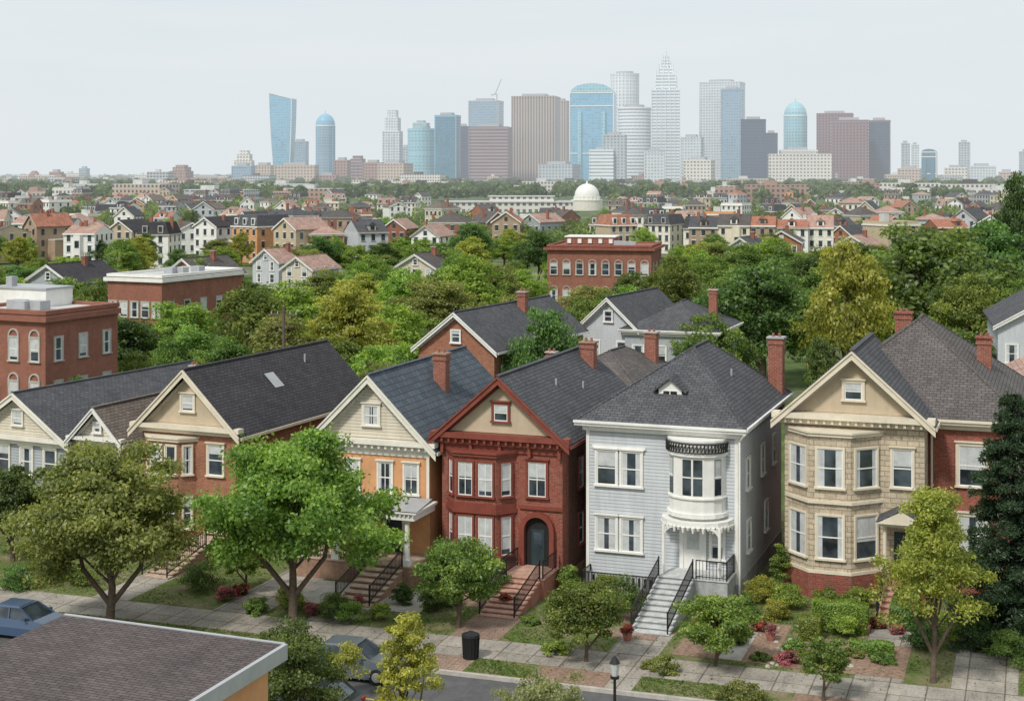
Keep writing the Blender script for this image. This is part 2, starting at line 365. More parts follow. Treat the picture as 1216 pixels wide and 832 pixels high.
def archring(b,part,x,z,w_,h,y0,y1,t,n=14):
    r=w_/2; inn=[(x-r,z)]+[(x-r*math.cos(math.pi*i/n),z+h-r+r*math.sin(math.pi*i/n)) for i in range(n+1)]+[(x+r,z)]
    R=r+t; out=[(x-R,z)]+[(x-R*math.cos(math.pi*i/n),z+h-r+R*math.sin(math.pi*i/n)) for i in range(n+1)]+[(x+R,z)]
    for i in range(len(inn)-1):
        b.prism(part,[inn[i],inn[i+1],out[i+1],out[i]],y0,y1)
arch(b,'recess',5.3,1.0,1.35,2.5,-.012); archring(b,'trim',5.3,1.0,1.35,2.5,-.3,-.004,.24)  # flat dark arch paints the doorway's shade, no hollow is cut
b.box('door',4.95,5.65,-.05,-.016,1.0,2.85); b.box('door_panel',5.07,5.53,-.06,-.05,1.9,2.7); b.mats['door_panel']='glass'
b.box('steps',4.25,6.4,-2.4,-.055,-.1,.95); b.box('steps_treads',4.2,6.45,-2.43,-.02,.95,1.0)
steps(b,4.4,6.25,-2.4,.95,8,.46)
railing(b,(4.3,-.3,1.0),(4.3,-2.4,1.0)); railing(b,(6.35,-.3,1.0),(6.35,-2.4,1.0))
for yy in (2.5,6,9.5):
    wallM(b,(w,yy),(w,yy+1)); win(b,.5,4.5,.8,1.6,hood=False); win(b,.5,1.6,.8,1.6,hood=False); b.M=Matrix.Identity(4)
chimney(b,w/2+.9,12.3,8.5,11.0,.8,.7); roofbits(b,4.6,5,9.3); roofbits(b,5.2,8,8.8)
b.build()
# ---- peach gabled house
w=6.64; ox,oy=left_from_right(-4.3,79.2,w,TH)
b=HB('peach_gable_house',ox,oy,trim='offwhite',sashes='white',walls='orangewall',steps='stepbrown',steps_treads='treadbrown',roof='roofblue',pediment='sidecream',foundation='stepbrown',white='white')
b.box('walls',0,w,0,13,0,6.95); b.prism('walls',[(0,6.95),(w,6.95),(w/2,10.1)],.05,12.95)
pediment(b,.1,w-.1,6.97,10.05,'pediment')
gable(b,0,w,0,13,6.95,10.25,.55,.55,pb=.34)
b.box('trim',-.5,w+.5,-.55,-.005,6.7,6.95); b.box('trim',-.2,w+.2,-.25,-.004,6.4,6.7); b.box('trim',-.03,w+.03,-.08,-.003,6.1,6.4)
for i in range(18): b.box('trim',.0+i*.385,.12+i*.385,-.45,-.25,6.5,6.7)
win(b,w/2,7.65,.8,1.0,y=-.06,c=.14,cross=True)
for x in (-.0,w-.16): b.box('trim',x,x+.16,-.07,-.002,3.9,6.1)
for x in (.9,2.2,4.1,5.6): win(b,x,4.15,.75,1.55,c=.1,cross=True)
win(b,1.3,1.5,1.1,1.7); win(b,3.0,1.5,.9,1.7)
b.box('door',4.2,5.1,-.05,-.004,1.0,3.1); b.box('trim',4.05,4.2,-.1,-.004,1.0,3.25);b.box('trim',5.1,5.25,-.1,-.004,1.0,3.25)
b.box('steps',0.2,w+.1,-2.6,-.055,-.1,1.0); b.box('steps_treads',.15,w+.15,-2.65,-.03,1.0,1.06)
for x in (.5,2.4,4.1,6.4):
    b.box('white',x-.2,x+.2,-2.55,-2.15,1.06,1.35); b.cyl('white',x,-2.35,1.35,3.25,.15,.12,12); b.box('white',x-.19,x+.19,-2.54,-2.16,3.25,3.4)
b.box('white',.0,w+.3,-2.7,-.006,3.4,3.75); b.box('white',-.15,w+.45,-2.85,-.005,3.75,3.87)
for i in range(30): b.box('white',.05+i*.235,.13+i*.235,-2.8,-2.7,3.62,3.75)
b.mesh('porch_roof',[(-.2,-2.9,3.9),(w+.5,-2.9,3.9),(w+.2,-.1,4.0),(.1,-.1,4.0)],[(0,1,2,3)]); b.mats['porch_roof']='metal'
railing(b,(.5,-2.4,1.06),(4.0,-2.4,1.06),.75,part='railings')
steps(b,4.4,6.3,-2.65,1.0,7,.55)
for yy in (2.5,6):
    wallM(b,(w,yy),(w,yy+1)); win(b,.5,4.4,.75,1.5,hood=False); b.M=Matrix.Identity(4)
chimney(b,w/2+1.4,6.2,8.,10.75,.75,.65)
b.build()
# ---- pale blue-grey clapboard house
w=7.75; L=12.3; ox,oy=left_from_right(11.1,74.6,w,TH)
b=HB('pale_blue_grey_clapboard_house',ox,oy,trim='white',walls='sidewhite',steps='stepgrey',steps_treads='treadgrey',roof='roofgrey',foundation='stepgrey',ironlace='iron')
b.box('walls',0,w,0,L,0,8.25); b.box('foundation',-.04,w+.04,-.04,L,0,.75)
for (x0,x1,y0,y1) in ((-.03,.14,-.03,.15),(w-.14,w+.03,-.03,.15)): b.box('trim',x0,x1,y0,y1,.75,7.95)
hip(b,0,w,0,L,8.25,11.75,.55,5.0,8.2,rx=w/2+.5)
for x in (1.05,2.35): win(b,x,5.2,1.0,1.7); win(b,x,1.9,1.0,1.65)
b.box('trim',.3,3.1,-.1,-.003,7.06,7.18)
cx,r=5.75,1.42; n=8; pr=[(cx-r*math.cos(math.pi*i/n)*1.0,-r*.85*math.sin(math.pi*i/n)) for i in range(n+1)]
b.vprism('trim',pr,4.25,7.8)
def ring(e,z0,z1,part='trim'): b.vprism(part,[(cx-(r+e)*math.cos(math.pi*i/n),-.006-(r*.85+e)*math.sin(math.pi*i/n)) for i in range(n+1)],z0,z1)
ring(.12,4.1,4.3); ring(.08,5.0,5.08); ring(.12,7.1,7.22); ring(.1,7.8,7.9); ring(-.15,3.95,4.1)
for i in range(8):
    p,q=pr[i],pr[i+1]; Lx=wallM(b,p,q)
    if i in (1,3,4,6):
        ww=Lx-.1; b.box('window_glass',Lx/2-ww/2,Lx/2+ww/2,-.02,.02,5.2,6.95)
        if i in(1,6): b.box('window_blinds',Lx/2-ww/2+.03,Lx/2+ww/2-.03,-.028,-.0205,6.0,6.92)
        b.box('sashes',Lx/2-ww/2,Lx/2+ww/2,-.05,-.021,6.05,6.11)
    b.M=Matrix.Identity(4)
def lp(a,e,z): return (cx-(r+e)*math.cos(a),-.02-(r*.85+e)*math.sin(a),z)
for i in range(25):
    a0=math.pi*(i+.5)/26;a1=math.pi*(i+1.5)/26
    b.beam('ironlace',lp(a0,.14,7.3),lp(a0,.14,7.72),.05)
    for zz in (7.3,7.72): b.beam('ironlace',lp(a0,.14,zz),lp(a1,.14,zz),.05)
    b.beam('ironlace',lp(a0,.14,7.3),lp(a1,.14,7.72),.03)
ring(.38,3.72,3.95)
for i in range(22):
    a=math.pi*(i+.5)/22; q=lp(a,.34,0); b.cyl('trim',q[0],q[1],3.45 if i%2 else 3.58,3.72,.05,.1,6)
b.box('door',5.05,6.0,-.06,-.004,1.35,3.4); b.mats['door']='white'
b.box('recess',5.2,5.85,-.066,-.06,2.3,3.2); b.mats['recess']='blind'
for x in (4.85,6.0): b.box('trim',x,x+.2,-.12,-.003,1.35,3.5)
b.box('trim',4.7,6.35,-.14,-.003,3.5,3.7)
win(b,6.75,1.9,.6,1.45)
for x in (4.35,7.15): b.cyl('trim',x,-1.35,1.35,3.75,.09,.08,10)
for sx,x in ((1,4.35),(-1,7.15)):
    for k in range(5): b.beam('trim',(x,-1.35,3.1+k*.12),(x+sx*(.15+.13*k),-1.4,3.7),.04)
b.box('steps',4.1,w-.1,-1.9,-.05,-.1,1.3); b.box('steps_treads',4.05,w-.05,-1.95,-.03,1.3,1.35)
steps(b,4.2,6.0,-1.9,1.3,10,.5)
railing(b,(6.1,-1.85,1.35),(7.6,-1.85,1.35)); railing(b,(7.6,-1.85,1.35),(7.6,-.1,1.35)); railing(b,(.2,-1.5,0),(4.0,-1.5,0),1.1); railing(b,(.2,-1.5,0),(.2,0,0),1.1)
for i in range(11): b.box('recess_vents',.3+i*.3,.42+i*.3,-.05,-.041,.15,.6)
b.mats['recess_vents']='dark'
for yy,zz in ((2,5.0),(6,5.0),(2.2,1.8),(9.3,5.0),(7,1.8)):
    wallM(b,(w,yy),(w,yy+1)); win(b,.5,zz,.8,1.5,hood=False); b.M=Matrix.Identity(4)
b.beam('trim',(w+.12,-.1,7.8),(w+.12,-.1,.3),.09); b.beam('trim',(w+.12,-.1,7.8),(w+.45,-.5,8.2),.09)
b.box('trim',3.35,4.55,1.6,3.8,9.0,9.9); b.prism('trim',[(3.3,9.9),(4.6,9.9),(3.95,10.45)],1.62,4.2)
b.prism('roof',[(3.1,9.78),(3.95,10.48),(3.95,10.58),(3.05,9.88)],1.4,4.8); b.prism('roof',[(3.95,10.48),(4.8,9.78),(4.85,9.88),(3.95,10.58)],1.4,4.8)
b.box('window_glass',3.6,4.3,1.57,1.6,9.35,9.85); b.box('sashes',3.93,3.97,1.55,1.57,9.35,9.85)
chimney(b,w-.1,11.3,7.6,11.7,.8,.75); roofbits(b,6.2,6,10.0)
b.build()
# ---- stone bay house
w=6.85; b=HB('limestone_bay_house',13.8,76.7,trim='cream',walls='stone',side_walls='brickred',steps='stepred',steps_treads='treadred',roof='roofwarm',gable_roof='roofgrey',pediment='tan',foundation='brickred')
b.box('walls',0,w,0,3,0,9.0); b.prism('walls',[(0,9.0),(w,9.0),(w/2,11.9)],.05,6)
pediment(b,.1,w-.1,9.02,11.8,'pediment')
gable(b,0,w,0,7.5,9.0,12.1,.55,.7,pb=.34,part='gable_roof')
b.box('trim',-.55,w+.55,-.7,-.005,8.72,9.0); b.box('trim',-.25,w+.25,-.35,-.004,8.42,8.72)
for i in range(18): b.box('trim',.05+i*.39,.17+i*.39,-.58,-.35,8.5,8.72)
win(b,w/2,9.7,.85,.85,y=-.06,c=.14)
bay(b,.15,4.75,1.25,1.3,1.25,8.0,[(2.0,2.1,1),(5.5,1.9,1)])
b.vprism('foundation',[(.05,-.01),(1.4,-1.33),(3.5,-1.33),(4.85,-.01)],0,1.25)
b.box('foundation',-.06,w+.06,-.06,3,0,1.25)
b.vprism('trim',[(.02,-.009),(1.38,-1.4),(3.52,-1.4),(4.88,-.009)],4.7,4.85); b.vprism('trim',[(.05,-.011),(1.4,-1.36),(3.5,-1.36),(4.85,-.011)],1.25,1.4)
win(b,5.8,5.5,.95,1.85)
b.box('steps',4.95,6.9,-1.7,-.065,-.1,1.15); steps(b,5.05,6.6,-1.7,1.15,7,.45)
for x in (5.1,6.75): b.cyl('trim',x,-1.4,1.15,3.9,.11,.09,10)
b.box('trim',4.85,7.0,-1.7,-.007,3.9,4.1); b.prism('gable_roof',[(4.7,4.1),(7.15,4.1),(5.93,4.75)],-1.85,-.01); b.prism('trim',[(4.75,4.05),(7.1,4.05),(5.93,4.68)],-1.9,-1.851)
b.box('door',5.4,6.35,-.07,-.01,1.2,3.3)
b.box('side_walls',.6,11.2,2,16,0,8.5)
hip(b,.6,11.2,2,16,8.5,13.1,.55,8.0,10.5)
b.box('trim',10.9,11.25,1.95,2.2,0,8.2)
for x,z in ((9.0,5.4),(9.0,1.9)): win(b,x,z,1.3,2.0,y=2,c=.16)
for yy in (5,9,12.5):
    wallM(b,(11.2,yy),(11.2,yy+1)); win(b,.5,5.0,.85,1.6,hood=False); b.M=Matrix.Identity(4)
b.beam('trim',(7.05,1.9,8.3),(7.05,1.9,.2),.1)
chimney(b,4.6,13.0,9.5,12.9,.9,.7); chimney(b,9.2,9.6,9.0,12.0,.75,.7); roofbits(b,8.5,5,10.3)
b.build()
# ---- orange brick gable house
th=math.radians(23); w=6.2; ox,oy=left_from_right(-15.15,83.2,w,th)
b=MB('orange_brick_gable_house',(ox,oy,0),-th,trim='cream',walls='brickorange',side_walls='bricktan',roof='roofdark',pediment='tan',steps='stepbrown',steps_treads='treadbrown',foundation='conc')
b.box('walls',0,w,0,15,0,7.0); b.prism('walls',[(0,7.0),(w,7.0),(w/2,9.8)],.05,14.95); pediment(b,.1,w-.1,7.02,9.75,'pediment')
gable(b,0,w,0,15,7.0,10.0,.55,.55,pb=.32)
b.box('trim',-.5,w+.5,-.55,-.005,6.75,7.0); b.box('trim',-.2,w+.2,-.25,-.004,6.5,6.75)
win(b,w/2,7.75,.75,.85,y=-.06,c=.13)
bay(b,.3,3.6,.7,.7,.3,6.1,[(1.3,1.7,2),(4.3,1.55,2)]); win(b,4.9,4.3,.95,1.65); win(b,4.9,1.2,.95,1.8)
b.box('steps',4,5.8,-2,-.05,-.1,.9); b.box('steps_treads',3.95,5.85,-2.05,-.05,.9,.95); steps(b,4.05,5.7,-2.05,.9,7,.5)
sl=(10.0-7.0)/(w/2)
b.mesh('skylight',[(4.2,6,10.0-(4.2-w/2)*sl+.2),(5.0,6,10.0-(5.0-w/2)*sl+.2),(5.0,7.0,10.0-(5.0-w/2)*sl+.2),(4.2,7.0,10.0-(4.2-w/2)*sl+.2)],[(0,1,2,3)]); b.mats['skylight']='metal'
roofbits(b,4.0,11,9.2)
b.build()
# ---- small cottage
w=3.1; ox,oy=left_from_right(-22.3,86.2,w,th)
b=MB('small_cream_cottage',(ox,oy,0),-th,trim='white',walls='sidecream',roof='roofbrown',pediment='sidecream')
b.box('walls',0,w,0,10,0,5.9); b.prism('walls',[(0,5.9),(w,5.9),(w/2,7.4)],.05,9.95)
gable(b,0,w,0,10,5.9,7.5,.4,.45,pb=.2); b.box('trim',-.4,w+.4,-.4,-.005,5.7,5.9)
win(b,.9,3.6,.7,1.5); win(b,2.2,3.6,.7,1.5); win(b,w/2,6.15,.4,.5,hood=False); win(b,1.5,1.2,1.2,1.5)
b.build()
# ---- blue grey gable house
w=7.5; ox,oy=left_from_right(-25.8,88,w,math.radians(26))
b=MB('blue_grey_gable_house',(ox,oy,0),-math.radians(26),trim='offwhite',walls='sidegrey',roof='roofgrey',pediment='sidecream')
b.box('walls',0,w,0,16,0,5.5); b.prism('walls',[(0,5.5),(w,5.5),(w/2,7.8)],.05,15.95); pediment(b,.1,w-.1,5.52,7.75,'pediment')
gable(b,0,w,0,16,5.5,7.95,.5,.5,pb=.3); b.box('trim',-.5,w+.5,-.5,-.005,5.28,5.5); b.box('trim',-.2,w+.2,-.2,-.004,5.0,5.28)
for x in (1,2.6,4.4,6.2): win(b,x,3.2,.85,1.6); win(b,x,.8,.85,1.6)
win(b,w/2,6.1,.7,.8,y=-.06); chimney(b,5.0,15,6,7.9,.5,.45)
b.build()
# ------------------------------------------------------------ second tier buildings
def simple_house(name,u,Y,w,L,ze,zp,th,wall,roof,trim='white',nf=2,chim=True,cols=None,single=False,zb=0):
    b=MB(name,(wx(u,Y),Y,zb),-th,walls=wall,roof=roof,trim=trim)
    b.box('walls',0,w,0,L,0,ze); b.prism('walls',[(0,ze),(w,ze),(w/2,zp-.06)],.04,L-.04)
    gable(b,0,w,0,L,ze,zp,.4,.4,pb=.26)
    n=cols or max(2,int(w/2.2))
    for k in range(nf):
        zz=1.2+k*(ze-.6)/nf
        for i in range(n): win(b,w*(i+.5)/n,zz,.9,1.5,hood=False)
        m=max(2,int(L/3))
        for i in range(m):
            wallM(b,(w,L*(i+.5)/m-.5),(w,L*(i+.5)/m+.5)); win(b,.5,zz,.85,1.5,hood=False); b.M=Matrix.Identity(4)
    win(b,w/2,ze+.35,.7,.9,hood=False)
    if chim: chimney(b,w/2+.8,L*.6,ze+1,zp+.9,.7,.6)
    return b.build(single)
simple_house('brick_gable_house',497,118,6.6,17,7.6,10.2,math.radians(26),'brickorange','roofgrey')
simple_house('white_gable_house',690,134,5.2,12,7.6,10.0,math.radians(26),'sidewhite','roofgrey',chim=False)
b=MB('grey_hip_roof_house',(wx(742,132),132,0),-math.radians(20),walls='sidegrey',roof='roofgrey'); b.box('walls',0,8,0,9,0,7.2); hip(b,0,8,0,9,7.2,9.6,.5,4,6)
for x in (1.2,3.2,5.2,7): win(b,x,4.4,.9,1.6,hood=False); win(b,x,1.2,.9,1.6,hood=False)
chimney(b,6.5,6,7.5,10.5); b.build()
simple_house('white_cottage',203,112,5,8,4.4,6.1,math.radians(30),'sidewhite','roofdark',chim=False)
b=MB('rear_grey_roof_house',(wx(635,100),100,0),-math.radians(24),walls='brickdark',roof='roofwarm'); b.box('walls',0,7.5,0,11,0,6.5); hip(b,0,7.5,0,11,6.5,9.0,.5,4,7); chimney(b,.6,1.5,6.5,9.0,.6,.5); chimney(b,5.4,8,7,9.9,.8,.7); b.build()
simple_house('white_clapboard_house',1185,128,9,14,8.2,10.8,math.radians(14),'sidewhite','roofgrey',chim=False)
simple_house('cream_clapboard_house',1168,112,9,10,4.5,6.6,math.radians(14),'sidecream','roofrose',chim=False)
simple_house('small_white_house',300,275,6,9,5.,7.2,math.radians(30),'sidewhite','roofrose'); simple_house('small_white_house',335,262,6,9,4.5,6.5,math.radians(24),'sidecream','roofrose',chim=False)
simple_house('small_white_house',855,290,8,10,6,8.6,math.radians(24),'sidewhite','roofgrey'); simple_house('small_brick_house',905,320,8,10,6.5,8.8,math.radians(14),'brickorange','roofwarm'); simple_house('small_white_house',985,300,9,10,6,8.6,math.radians(30),'sidecream','roofrose')
simple_house('small_white_house',470,250,7,10,5.5,7.6,math.radians(20),'sidecream','roofwarm'); simple_house('small_brick_house',195,230,7,11,5.5,8,math.radians(24),'brickorange','roofwarm'); simple_house('small_white_house',30,210,8,11,6,8.3,math.radians(24),'sidegrey','roofdark')
def flat_building(name,x,y,w,L,h,th,wall,nx,ny,nf,trim='conc',arched=False,wh=1.7,ww=1.0,cor=.35,single=False,roofm='roofflat'):
    b=MB(name,(x,y,0),-th,walls=wall,roof=roofm,trim=trim)
    b.box('walls',0,w,0,L,0,h); b.box('trim',-cor,w+cor,-cor,0-.002,h-.5,h-.1); b.box('trim',w+.002,w+cor,-.0,L,h-.5,h-.1)
    b.box('trim',-.1,w+.1,-.1,.35,h,h+.3); b.box('trim',-.1,w+.1,L-.35,L+.1,h,h+.3); b.box('trim',-.1,.35,.35,L-.35,h,h+.3); b.box('trim',w-.35,w+.1,.35,L-.35,h,h+.3)
    b.box('roof',.35,w-.35,.35,L-.35,h,h+.05)
    for k in range(3):
        xx=random.uniform(1,w-2); yy=random.uniform(1,max(1.1,L-3)); b.box('rooftop_units',xx,xx+1.2,yy,yy+1.1,h+.05,h+.75)
    b.mats['rooftop_units']='metal'
    fh=(h-.9)/nf
    for k in range(nf):
        for i in range(nx):
            X=w*(i+.5)/nx; win(b,X,.7+k*fh,ww,wh,hood=False,trim='winframes')
            if arched: archring(b,'winframes',X,.7+k*fh+wh-.35,ww,.9,-.1,-.004,.12,8)
        for i in range(ny):
            wallM(b,(w,L*(i+.5)/ny-.5),(w,L*(i+.5)/ny+.5)); win(b,.5,.7+k*fh,ww,wh,hood=False,trim='winframes'); b.M=Matrix.Identity(4)
    b.mats['winframes']='conc'
    return b.build(single)
flat_building('brick_flat_roof_building',wx(-44,114),114,8.0,8,10.6,math.radians(25),'brickfar',4,3,3,'brickfar',True,1.7,.8)
b=MB('rooftop_penthouse',(wx(-10,119),119,10.66),-math.radians(25),walls='white',trim='metal'); b.box('walls',0,5.5,0,3,0,1.3); b.box('trim',-.1,5.6,-.1,3.1,1.3,1.45); b.box('trim',1,1.6,.5,1.1,1.45,2.2); b.build()
flat_building('brick_school_building',wx(128,170),170,7.5,15,9.4,math.radians(25),'brickfar',5,5,2,'white')
flat_building('brick_hall',wx(650,240),240,16.5,14,9.3,math.radians(12),'brickfar',8,3,2,'brickred',True,1.8,1.1,.6,roofm='brickfar')
b=MB('roof_pavilion',(wx(672,247),247,9.4),-math.radians(12),walls='brickfar',roof='brickfar',trim='white'); b.box('walls',0,8,0,5,0,1.1); b.box('trim',-.2,8.2,-.2,5.2,1.1,1.3)
for x in (.6,2.3,4,5.7,7.4): b.box('trim',x-.3,x+.3,-.25,-.01,.15,.85)
b.build()
# ------------------------------------------------------------ trees
def qmesh(name,V,Q,mi,mats,col):
    me=bpy.data.meshes.new(name); me.vertices.add(len(V)); me.vertices.foreach_set('co',V.astype(np.float32).ravel())
    me.loops.add(Q.size); me.loops.foreach_set('vertex_index',Q.astype(np.int32).ravel())
    me.polygons.add(len(Q)); me.polygons.foreach_set('loop_start',np.arange(0,Q.size,4,dtype=np.int32))
    me.polygons.foreach_set('material_index',mi.astype(np.int32))
    for m in mats: me.materials.append(m)
    a=me.color_attributes.new('Col','FLOAT_COLOR','POINT'); c=np.ones((len(V),4),np.float32); c[:,:3]=col[:,None]; a.data.foreach_set('color',c.ravel())
    me.update(calc_edges=True); me.validate(); return me
def unit(a): return a/np.maximum(np.linalg.norm(a,axis=-1,keepdims=True),1e-6)
def leaves(P,Nn,s,col,asp=.6):
    n=len(P); t=unit(np.cross(Nn,rng.normal(size=(n,3)))); bb=np.cross(Nn,t); s=s[:,None]
    V=np.stack([P-t*s,P-bb*s*asp+Nn*s*.15,P+t*s,P+bb*s*asp+Nn*s*.15],1).reshape(-1,3)
    return V,np.arange(4*n).reshape(-1,4),np.repeat(col,4)
def tube(path,rad,n=7):
    path=np.array(path,float); k=len(path); V=[];Q=[]
    for i in range(k):
        d=path[min(i+1,k-1)]-path[max(i-1,0)]; d=d/np.linalg.norm(d); u=np.cross(d,[.13,.97,.1]); u/=np.linalg.norm(u); v=np.cross(d,u)
        for j in range(n):
            a=2*math.pi*j/n; V.append(path[i]+rad[i]*(math.cos(a)*u+math.sin(a)*v))
    for i in range(k-1):
        for j in range(n): Q.append((i*n+j,i*n+(j+1)%n,(i+1)*n+(j+1)%n,(i+1)*n+j))
    return np.array(V),np.array(Q)
def crown_points(h,cw,th,ncl,nl,rc=(.1,.19),lump=.22,shape='round'):
    cz=(h+th)/2; rz=(h-th)/2; R=cw/2
    d=unit(rng.normal(size=(ncl,3))); d[:,2]=np.where(d[:,2]<-.75,-d[:,2],d[:,2])
    f=rng.uniform(.2,1,ncl)**.5
    ph=rng.uniform(0,6.28,6)
    az=np.arctan2(d[:,1],d[:,0]); lum=1+lump*np.sin(az*2+ph[0])*np.cos(d[:,2]*3+ph[1])+lump*.6*np.sin(az*5+ph[2]+d[:,2]*4)+rng.normal(size=ncl)*.07
    lum=np.clip(lum,.5,1.17)
    C=d*(f*lum*.9)[:,None]*np.array([R,R,rz])+np.array([0,0,cz])
    if shape=='egg':
        k=(C[:,2]-th)/(h-th); C[:,:2]*=(1.15-.7*k)[:,None]
    if shape=='spread':
        k=np.clip((C[:,2]-th)/(h-th),0,1); C[:,:2]*=(.92+.25*np.sin(k*math.pi)-.12*k)[:,None]
    rcl=rng.uniform(rc[0],rc[1],ncl)*min(cw,(h-th)*1.2)
    idx=rng.integers(0,ncl,nl)
    dd=unit(rng.normal(size=(nl,3))); dd[:,2]=dd[:,2]*.8+.05
    rr=rng.uniform(.1,1,nl)**.5
    P=C[idx]+dd*(rcl[idx]*rr)[:,None]*np.array([1.25,1.25,.62])
    P+=rng.normal(size=P.shape)*.018*cw
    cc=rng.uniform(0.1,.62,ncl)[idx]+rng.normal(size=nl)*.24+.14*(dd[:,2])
    out=P-np.array([0,0,cz]); Nn=unit(unit(out)*.35+dd*.35+rng.normal(size=P.shape)*.7+np.array([0,0,.3]))
    return C,P,Nn,np.clip(cc,0,1)
def make_tree(name,h,cw,th,leafm,ncl=60,nl=22000,ls=.13,tr=.18,lump=.22,rc=(.07,.14),shape='round',fork=1,fk=None):
    C,P,Nn,cc=crown_points(h,cw,th,ncl,nl,rc,lump,shape)
    V,Q,col=leaves(P,Nn,rng.uniform(.6,1.3,nl)*ls,cc); VS=[V];QS=[Q];MI=[np.ones(len(Q))];CO=[col]; off=len(V)
    def add(path,rad,n=7):
        nonlocal off
        v,q=tube(path,rad,n); VS.append(v); QS.append(q+off); MI.append(np.zeros(len(q))); CO.append(np.zeros(len(v))); off+=len(v)
    fk=fk or (th*.9+.02*h); top=np.array([random.uniform(-.04,.04)*h,random.uniform(-.04,.04)*h,th+(h-th)*.55])
    bend=np.array([random.uniform(-.03,.03)*h,0,fk])
    add([(0,0,-.2),(0,0,.1),bend*np.array([.5,.5,.5]),bend,(bend+top)/2,top],[tr*1.5,tr*1.15,tr,tr*.85,tr*.5,tr*.15],9)
    for k in range(fork):
        a=random.choice([0,math.pi])+random.uniform(-.6,.6); q=bend*.55; e=np.array([math.cos(a)*cw*.22,math.sin(a)*cw*.1,th+(h-th)*.45]); add([q,(q+e)/2+np.array([math.cos(a)*.07*cw,0,0]),e],[tr*.7,tr*.55,tr*.2],7)
    for i in rng.permutation(len(C))[:min(len(C),26)]:
        c=C[i]; s=bend+(top-bend)*random.uniform(0,.6); m=(s+c)/2+np.array([0,0,.06*h])*random.uniform(-.3,1)
        add([s,m,c],[tr*.42,tr*.25,tr*.06],5)
    return qmesh(name,np.concatenate(VS),np.concatenate(QS),np.concatenate(MI),[M['bark'],LEAF[leafm]],np.concatenate(CO))
def put(name,me,x,y,sc=(1,1,1),rz=None,z=0):
    o=link(bpy.data.objects.new(name,me)); o.location=(x,y,z); o.scale=sc; o.rotation_euler=(0,0,random.uniform(0,6.28) if rz is None else rz); return o
def fg_tree(name,u,Y,vtop,wpx,leafm,th,**k):
    h=wz(vtop,Y); cw=wpx*Y/F
    put(name,make_tree(name,h,cw,th,leafm,**k),wx(u,Y),Y,rz=0)
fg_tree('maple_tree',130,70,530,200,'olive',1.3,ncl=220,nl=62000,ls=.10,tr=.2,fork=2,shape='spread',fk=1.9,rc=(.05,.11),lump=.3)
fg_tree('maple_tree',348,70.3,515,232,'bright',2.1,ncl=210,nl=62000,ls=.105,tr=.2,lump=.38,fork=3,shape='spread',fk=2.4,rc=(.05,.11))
fg_tree('dogwood_tree',544,70,632,100,'green',.8,ncl=90,nl=22000,ls=.07,tr=.1,shape='spread',rc=(.06,.13),fk=1.2)
fg_tree('ornamental_tree',696,65.2,690,96,'green',.7,ncl=80,nl=18000,ls=.065,tr=.08,fk=.9)
fg_tree('ornamental_tree',850,64.6,702,98,'green',.5,ncl=80,nl=18000,ls=.065,tr=.08,fk=.8)
fg_tree('honey_locust_tree',1108,62.5,568,160,'yellow',1.5,ncl=150,nl=25000,ls=.07,tr=.12,lump=.4,rc=(.04,.095),shape='egg',fork=2,fk=2.0)
fg_tree('young_locust_tree',484,55,726,98,'yellow',1.1,ncl=70,nl=11000,ls=.06,tr=.07,lump=.35,rc=(.055,.11),shape='egg')
fg_tree('pale_blossom_tree',650,52,797,165,'pale',1.0,ncl=55,nl=7500,ls=.055,tr=.06,lump=.4,rc=(.045,.09))
fg_tree('young_maple_tree',978,60.3,754,72,'green',.7,ncl=50,nl=9000,ls=.06,tr=.06,rc=(.06,.13))
fg_tree('maple_tree',15,82,545,88,'dark',.9,ncl=90,nl=20000,ls=.09,tr=.13,fk=1.3)
fg_tree('evergreen_shrub',345,54.5,730,125,'dark',.2,ncl=90,nl=22000,ls=.06,tr=.08)
fg_tree('small_maple_tree',292,76,650,60,'bright',.9,ncl=45,nl=8000,ls=.075,tr=.07)
def make_conifer(name,h,r,nl=36000,leafm='conifer'):
    nb=300; zb=rng.uniform(.03,.97,nb)*h; az=rng.uniform(0,6.28,nb); Lb=r*(1-zb/h)**.65*rng.uniform(.7,1.12,nb)+.2
    idx=rng.choice(nb,nl,p=(Lb/Lb.sum())); t=rng.uniform(.1,1,nl)**.7
    dirx=np.cos(az[idx]);diry=np.sin(az[idx]); x=dirx*Lb[idx]*t; y=diry*Lb[idx]*t
    wd=(1-t*.6)*Lb[idx]*.2; side=rng.normal(size=nl)*wd
    P=np.stack([x-diry*side,y+dirx*side,zb[idx]-.25*Lb[idx]*t+.12*Lb[idx]*t**3+rng.normal(size=nl)*.09],1)
    Nn=unit(rng.normal(size=(nl,3))*.7+np.array([0,0,.8])+np.stack([dirx,diry,0*dirx],1)*.4)
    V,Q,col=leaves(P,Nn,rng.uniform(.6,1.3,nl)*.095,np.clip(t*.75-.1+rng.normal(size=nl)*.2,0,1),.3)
    v,q=tube([(0,0,-.2),(0,0,h*.5),(0,0,h*.97)],[.22,.13,.03])
    return qmesh(name,np.concatenate([V,v]),np.concatenate([Q,q+len(V)]),np.concatenate([np.ones(len(Q)),np.zeros(len(q))]),[M['bark'],LEAF[leafm]],np.concatenate([col,np.zeros(len(v))]))
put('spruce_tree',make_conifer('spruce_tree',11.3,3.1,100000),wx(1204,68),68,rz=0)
LIB={k:[make_tree('tree_'+k,10,8.4,.7,k,ncl=150,nl=16000,ls=.16,tr=.25,lump=.32,rc=(.06,.12),shape='spread',fk=1.6) for _ in range(n)] for k,n in (('green',3),('dark',2),('olive',2),('yellow',1),('bright',2))}
